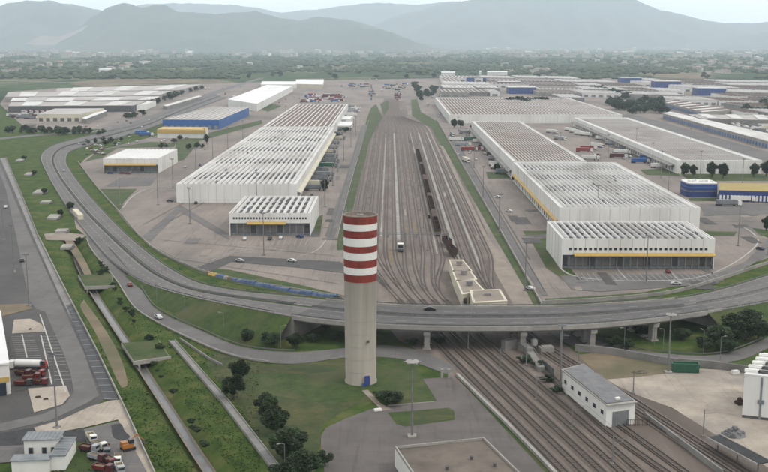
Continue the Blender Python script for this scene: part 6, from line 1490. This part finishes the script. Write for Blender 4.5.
def truck_small(px, py, rz, label, col, cab='white', load=None):
    r = empty('tipper_truck', tuple(W(px, py)), rz, label, 'truck'); r.scale = (.8, .8, .8)
    mb = MB(); mb.box((0, 0, .8), (1.8, 6.4, .3)); part(mb, 'chassis', M['darkmetal'], r)
    mb = MB(); mb.b0(-1.15, 1.15, -.8, 3.4, 1.0, 1.15); mb.b0(-1.15, -1.05, -.8, 3.4, 1.15, 2.1); mb.b0(1.05, 1.15, -.8, 3.4, 1.15, 2.1); mb.b0(-1.05, 1.05, -.8, -.7, 1.15, 2.3); mb.b0(-1.05, 1.05, 3.3, 3.4, 1.15, 2.1); part(mb, 'tipper_bed', M[col], r)
    mb = MB(); mb.b0(-1.04, 1.04, -.69, 3.29, 1.16, 1.7); part(mb, 'load', M[load or 'dirt'], r)
    mb = MB(); mb.box((0, -2.1, 1.8), (2.2, 1.8, 1.9), 0, 0, .92); c = part(mb, 'cab', M[cab], r); mb = MB(); mb.box((0, -3.0, 2.1), (1.8, .1, .7)); part(mb, 'windscreen', M['glass'], c)
    for y in (-2.1, 1.2, 2.4):
        for s in (-1, 1): q = MB(); q.tube((s * .8, y, .45), (s * 1.08, y, .45), .45, n=10); part(q, 'wheel', M['tyre'], r)
for i, (x, y, a, c, cb, l) in enumerate([(24, 376, 1.3, 'p_maroon', 'p_maroon', 'maroon tipper truck beside the left hall, upper one'), (32, 380, 1.7, 'p_dark red', 'p_dark red', 'dark red tipper truck beside the left hall, middle one'), (38, 376, 1.2, 'p_maroon', 'p_red', 'maroon truck with red cab near the parking lines'), (24, 386, 1.5, 'p_dark red', 'darkmetal', 'dark red truck with black cab beside the left hall, lowest'), (40, 385, 1.4, 'p_maroon', 'p_dark red', 'maroon truck at the right end of the parked group by the left hall'),
        (92, 441, .5, 'cream', 'white', 'cream tipper truck at the top of the machinery yard'), (90, 452, 1.2, 'p_maroon', 'p_silver grey', 'maroon truck with grey cab, left edge of the machinery yard'), (100, 449, .8, 'conc', 'white', 'grey bedded truck with white cab in the machinery yard'), (107, 454, .3, 'p_dark red', 'dock', 'dark red truck with grey cab in the machinery yard middle'), (98, 461, 1.0, 'p_silver grey', 'p_maroon', 'grey truck with maroon cab in the machinery yard'),
        (110, 465, .6, 'p_maroon', 'p_dark red', 'maroon truck with dark red cab near the bottom of the machinery yard'), (118, 463, .2, 'conc', 'white', 'pale truck at the right side of the machinery yard'), (104, 472, 1.2, 'p_dark red', 'p_maroon', 'dark red truck cut by the bottom edge of the machinery yard'), (120, 472, .4, 'white', 'p_silver grey', 'white truck at the bottom edge of the machinery yard')]):
    truck_small(x, y, a, l, c, cb)
machine(44, 369, .4, 'red boom machine parked above the maroon trucks', 'p_red', 4.2)
# small litter in the plaza & loose concrete things
for i, (x, y, w, d, h, m, l) in enumerate([(378, 411, 2.2, 1.2, .5, 'white', 'small white slab at the edge of the plaza'), (15, 243 + 30, 1, 1, 1, 'conc', 'small pale block on the left car park'), (38, 398, 1.6, .5, .4, 'wagon', 'small rusty beam on the lower concrete apron'), (46, 400, 1.4, .5, .35, 'wagon', 'second small beam on the lower concrete apron'), (30, 330, 1, .6, .4, 'wagon', 'small brown block on the upper concrete apron'),
        (735, 374, 2.4, 1.4, 1, 'white', 'white van sized box behind the gravel yard wall')]):
    mb = MB(); mb.box((0, 0, h / 2), (w, d, h), .3, 0, .9); mb.box((.1, 0, h + .05), (w * .6, d * .6, .1), .3); o = mb.build('concrete_slab' if m != 'wagon' else 'steel_beam', M[m]); o.location = W(x, y) + Vector((0, 0, .15)); tag(o, l, 'slab' if m != 'wagon' else 'beam')
# weeds and tufts that roughen every near grass area
def inside(x, y, P):
    c = False; j = len(P) - 1
    for i in range(len(P)):
        if (P[i][1] > y) != (P[j][1] > y) and x < (P[j][0] - P[i][0]) * (y - P[i][1]) / (P[j][1] - P[i][1]) + P[i][0]: c = not c
        j = i
    return c
ring = lambda A, B: [(p.x, p.y) for p in A] + [(p.x, p.y) for p in reversed(B)]
HB = []
for P in HARD + [ring(SLA, SLB), ring(NE[low:], FE[low:]), ring(offset([W(172, 342), W(226, 404), W(290, 488)], -1.3), offset([W(172, 342), W(226, 404), W(290, 488)], 1.3))]:
    xs_ = [p[0] for p in P]; ys_ = [p[1] for p in P]; HB.append((min(xs_), max(xs_), min(ys_), max(ys_), P))
rnd = random.Random(31)
for nm, mk, cnt, size, lab in (('grass_tufts', 'lawn', 4500, .09, 'green grass tufts scattered over the lawns and banks'), ('dry_weeds', 'dry', 3500, .09, 'yellowish dry weeds scattered over the lawns and banks'), ('dark_weeds', 'leaf', 160, .2, 'dark leafy weeds scattered over the banks')):
    mb = MB(); c = 0; tries = 0
    while c < cnt and tries < cnt * 6:
        tries += 1; px = rnd.uniform(30, 260); py = 236 + 240 * rnd.random() ** .8; p = W(px, py)
        if mnoise.noise(Vector((p.x / 6, p.y / 6, len(nm)))) < rnd.uniform(-.5, .5): continue
        if any(b[0] < p.x < b[1] and b[2] < p.y < b[3] and inside(p.x, p.y, b[4]) for b in HB): continue
        if p.y < 600 and dist_canal(p.x, p.y) < 4: continue
        c += 1; s = size * rnd.uniform(.5, 1.5)
        for q in range(3):
            a = rnd.uniform(0, 6.28); u = Vector((math.cos(a), math.sin(a), 0)) * s * 1.4; o_ = Vector((rnd.uniform(-s, s), rnd.uniform(-s, s), 0))
            mb.face([p + o_ - u, p + o_ + u, p + o_ + u * .6 + Vector((0, 0, s * 1.3)), p + o_ - u * .7 + Vector((0, 0, s * 1.1))])
    o = mb.build(nm, M[mk], None, False, False); tag(o, lab, 'grass', kind='stuff')
# distant plume
# ------------------------------------------------------------------ haze
me = bpy.data.meshes.new('haze'); q = MB(); q.b0(-34500, 34500, -800, 34500, -3.8, 1200); me.from_pydata(q.v, [], q.f)
hm_ = bpy.data.materials.new('haze_air'); hm_.use_nodes = True; n = hm_.node_tree.nodes; n.remove(n['Principled BSDF'])
pv = n.new('ShaderNodeVolumePrincipled'); pv.inputs['Color'].default_value = (0.78, 0.90, 1.0, 1); pv.inputs['Density'].default_value = 0.000058; pv.inputs['Anisotropy'].default_value = 0.25
hm_.node_tree.links.new(pv.outputs[0], n['Material Output'].inputs['Volume']); me.materials.append(hm_)
bm = bmesh.new(); bm.from_mesh(me); bmesh.ops.recalc_face_normals(bm, faces=bm.faces); bm.to_mesh(me); bm.free()
hz = bpy.data.objects.new('haze', me); COL.objects.link(hz); tag(hz, 'pale blue haze filling the air over the plain', kind='stuff')
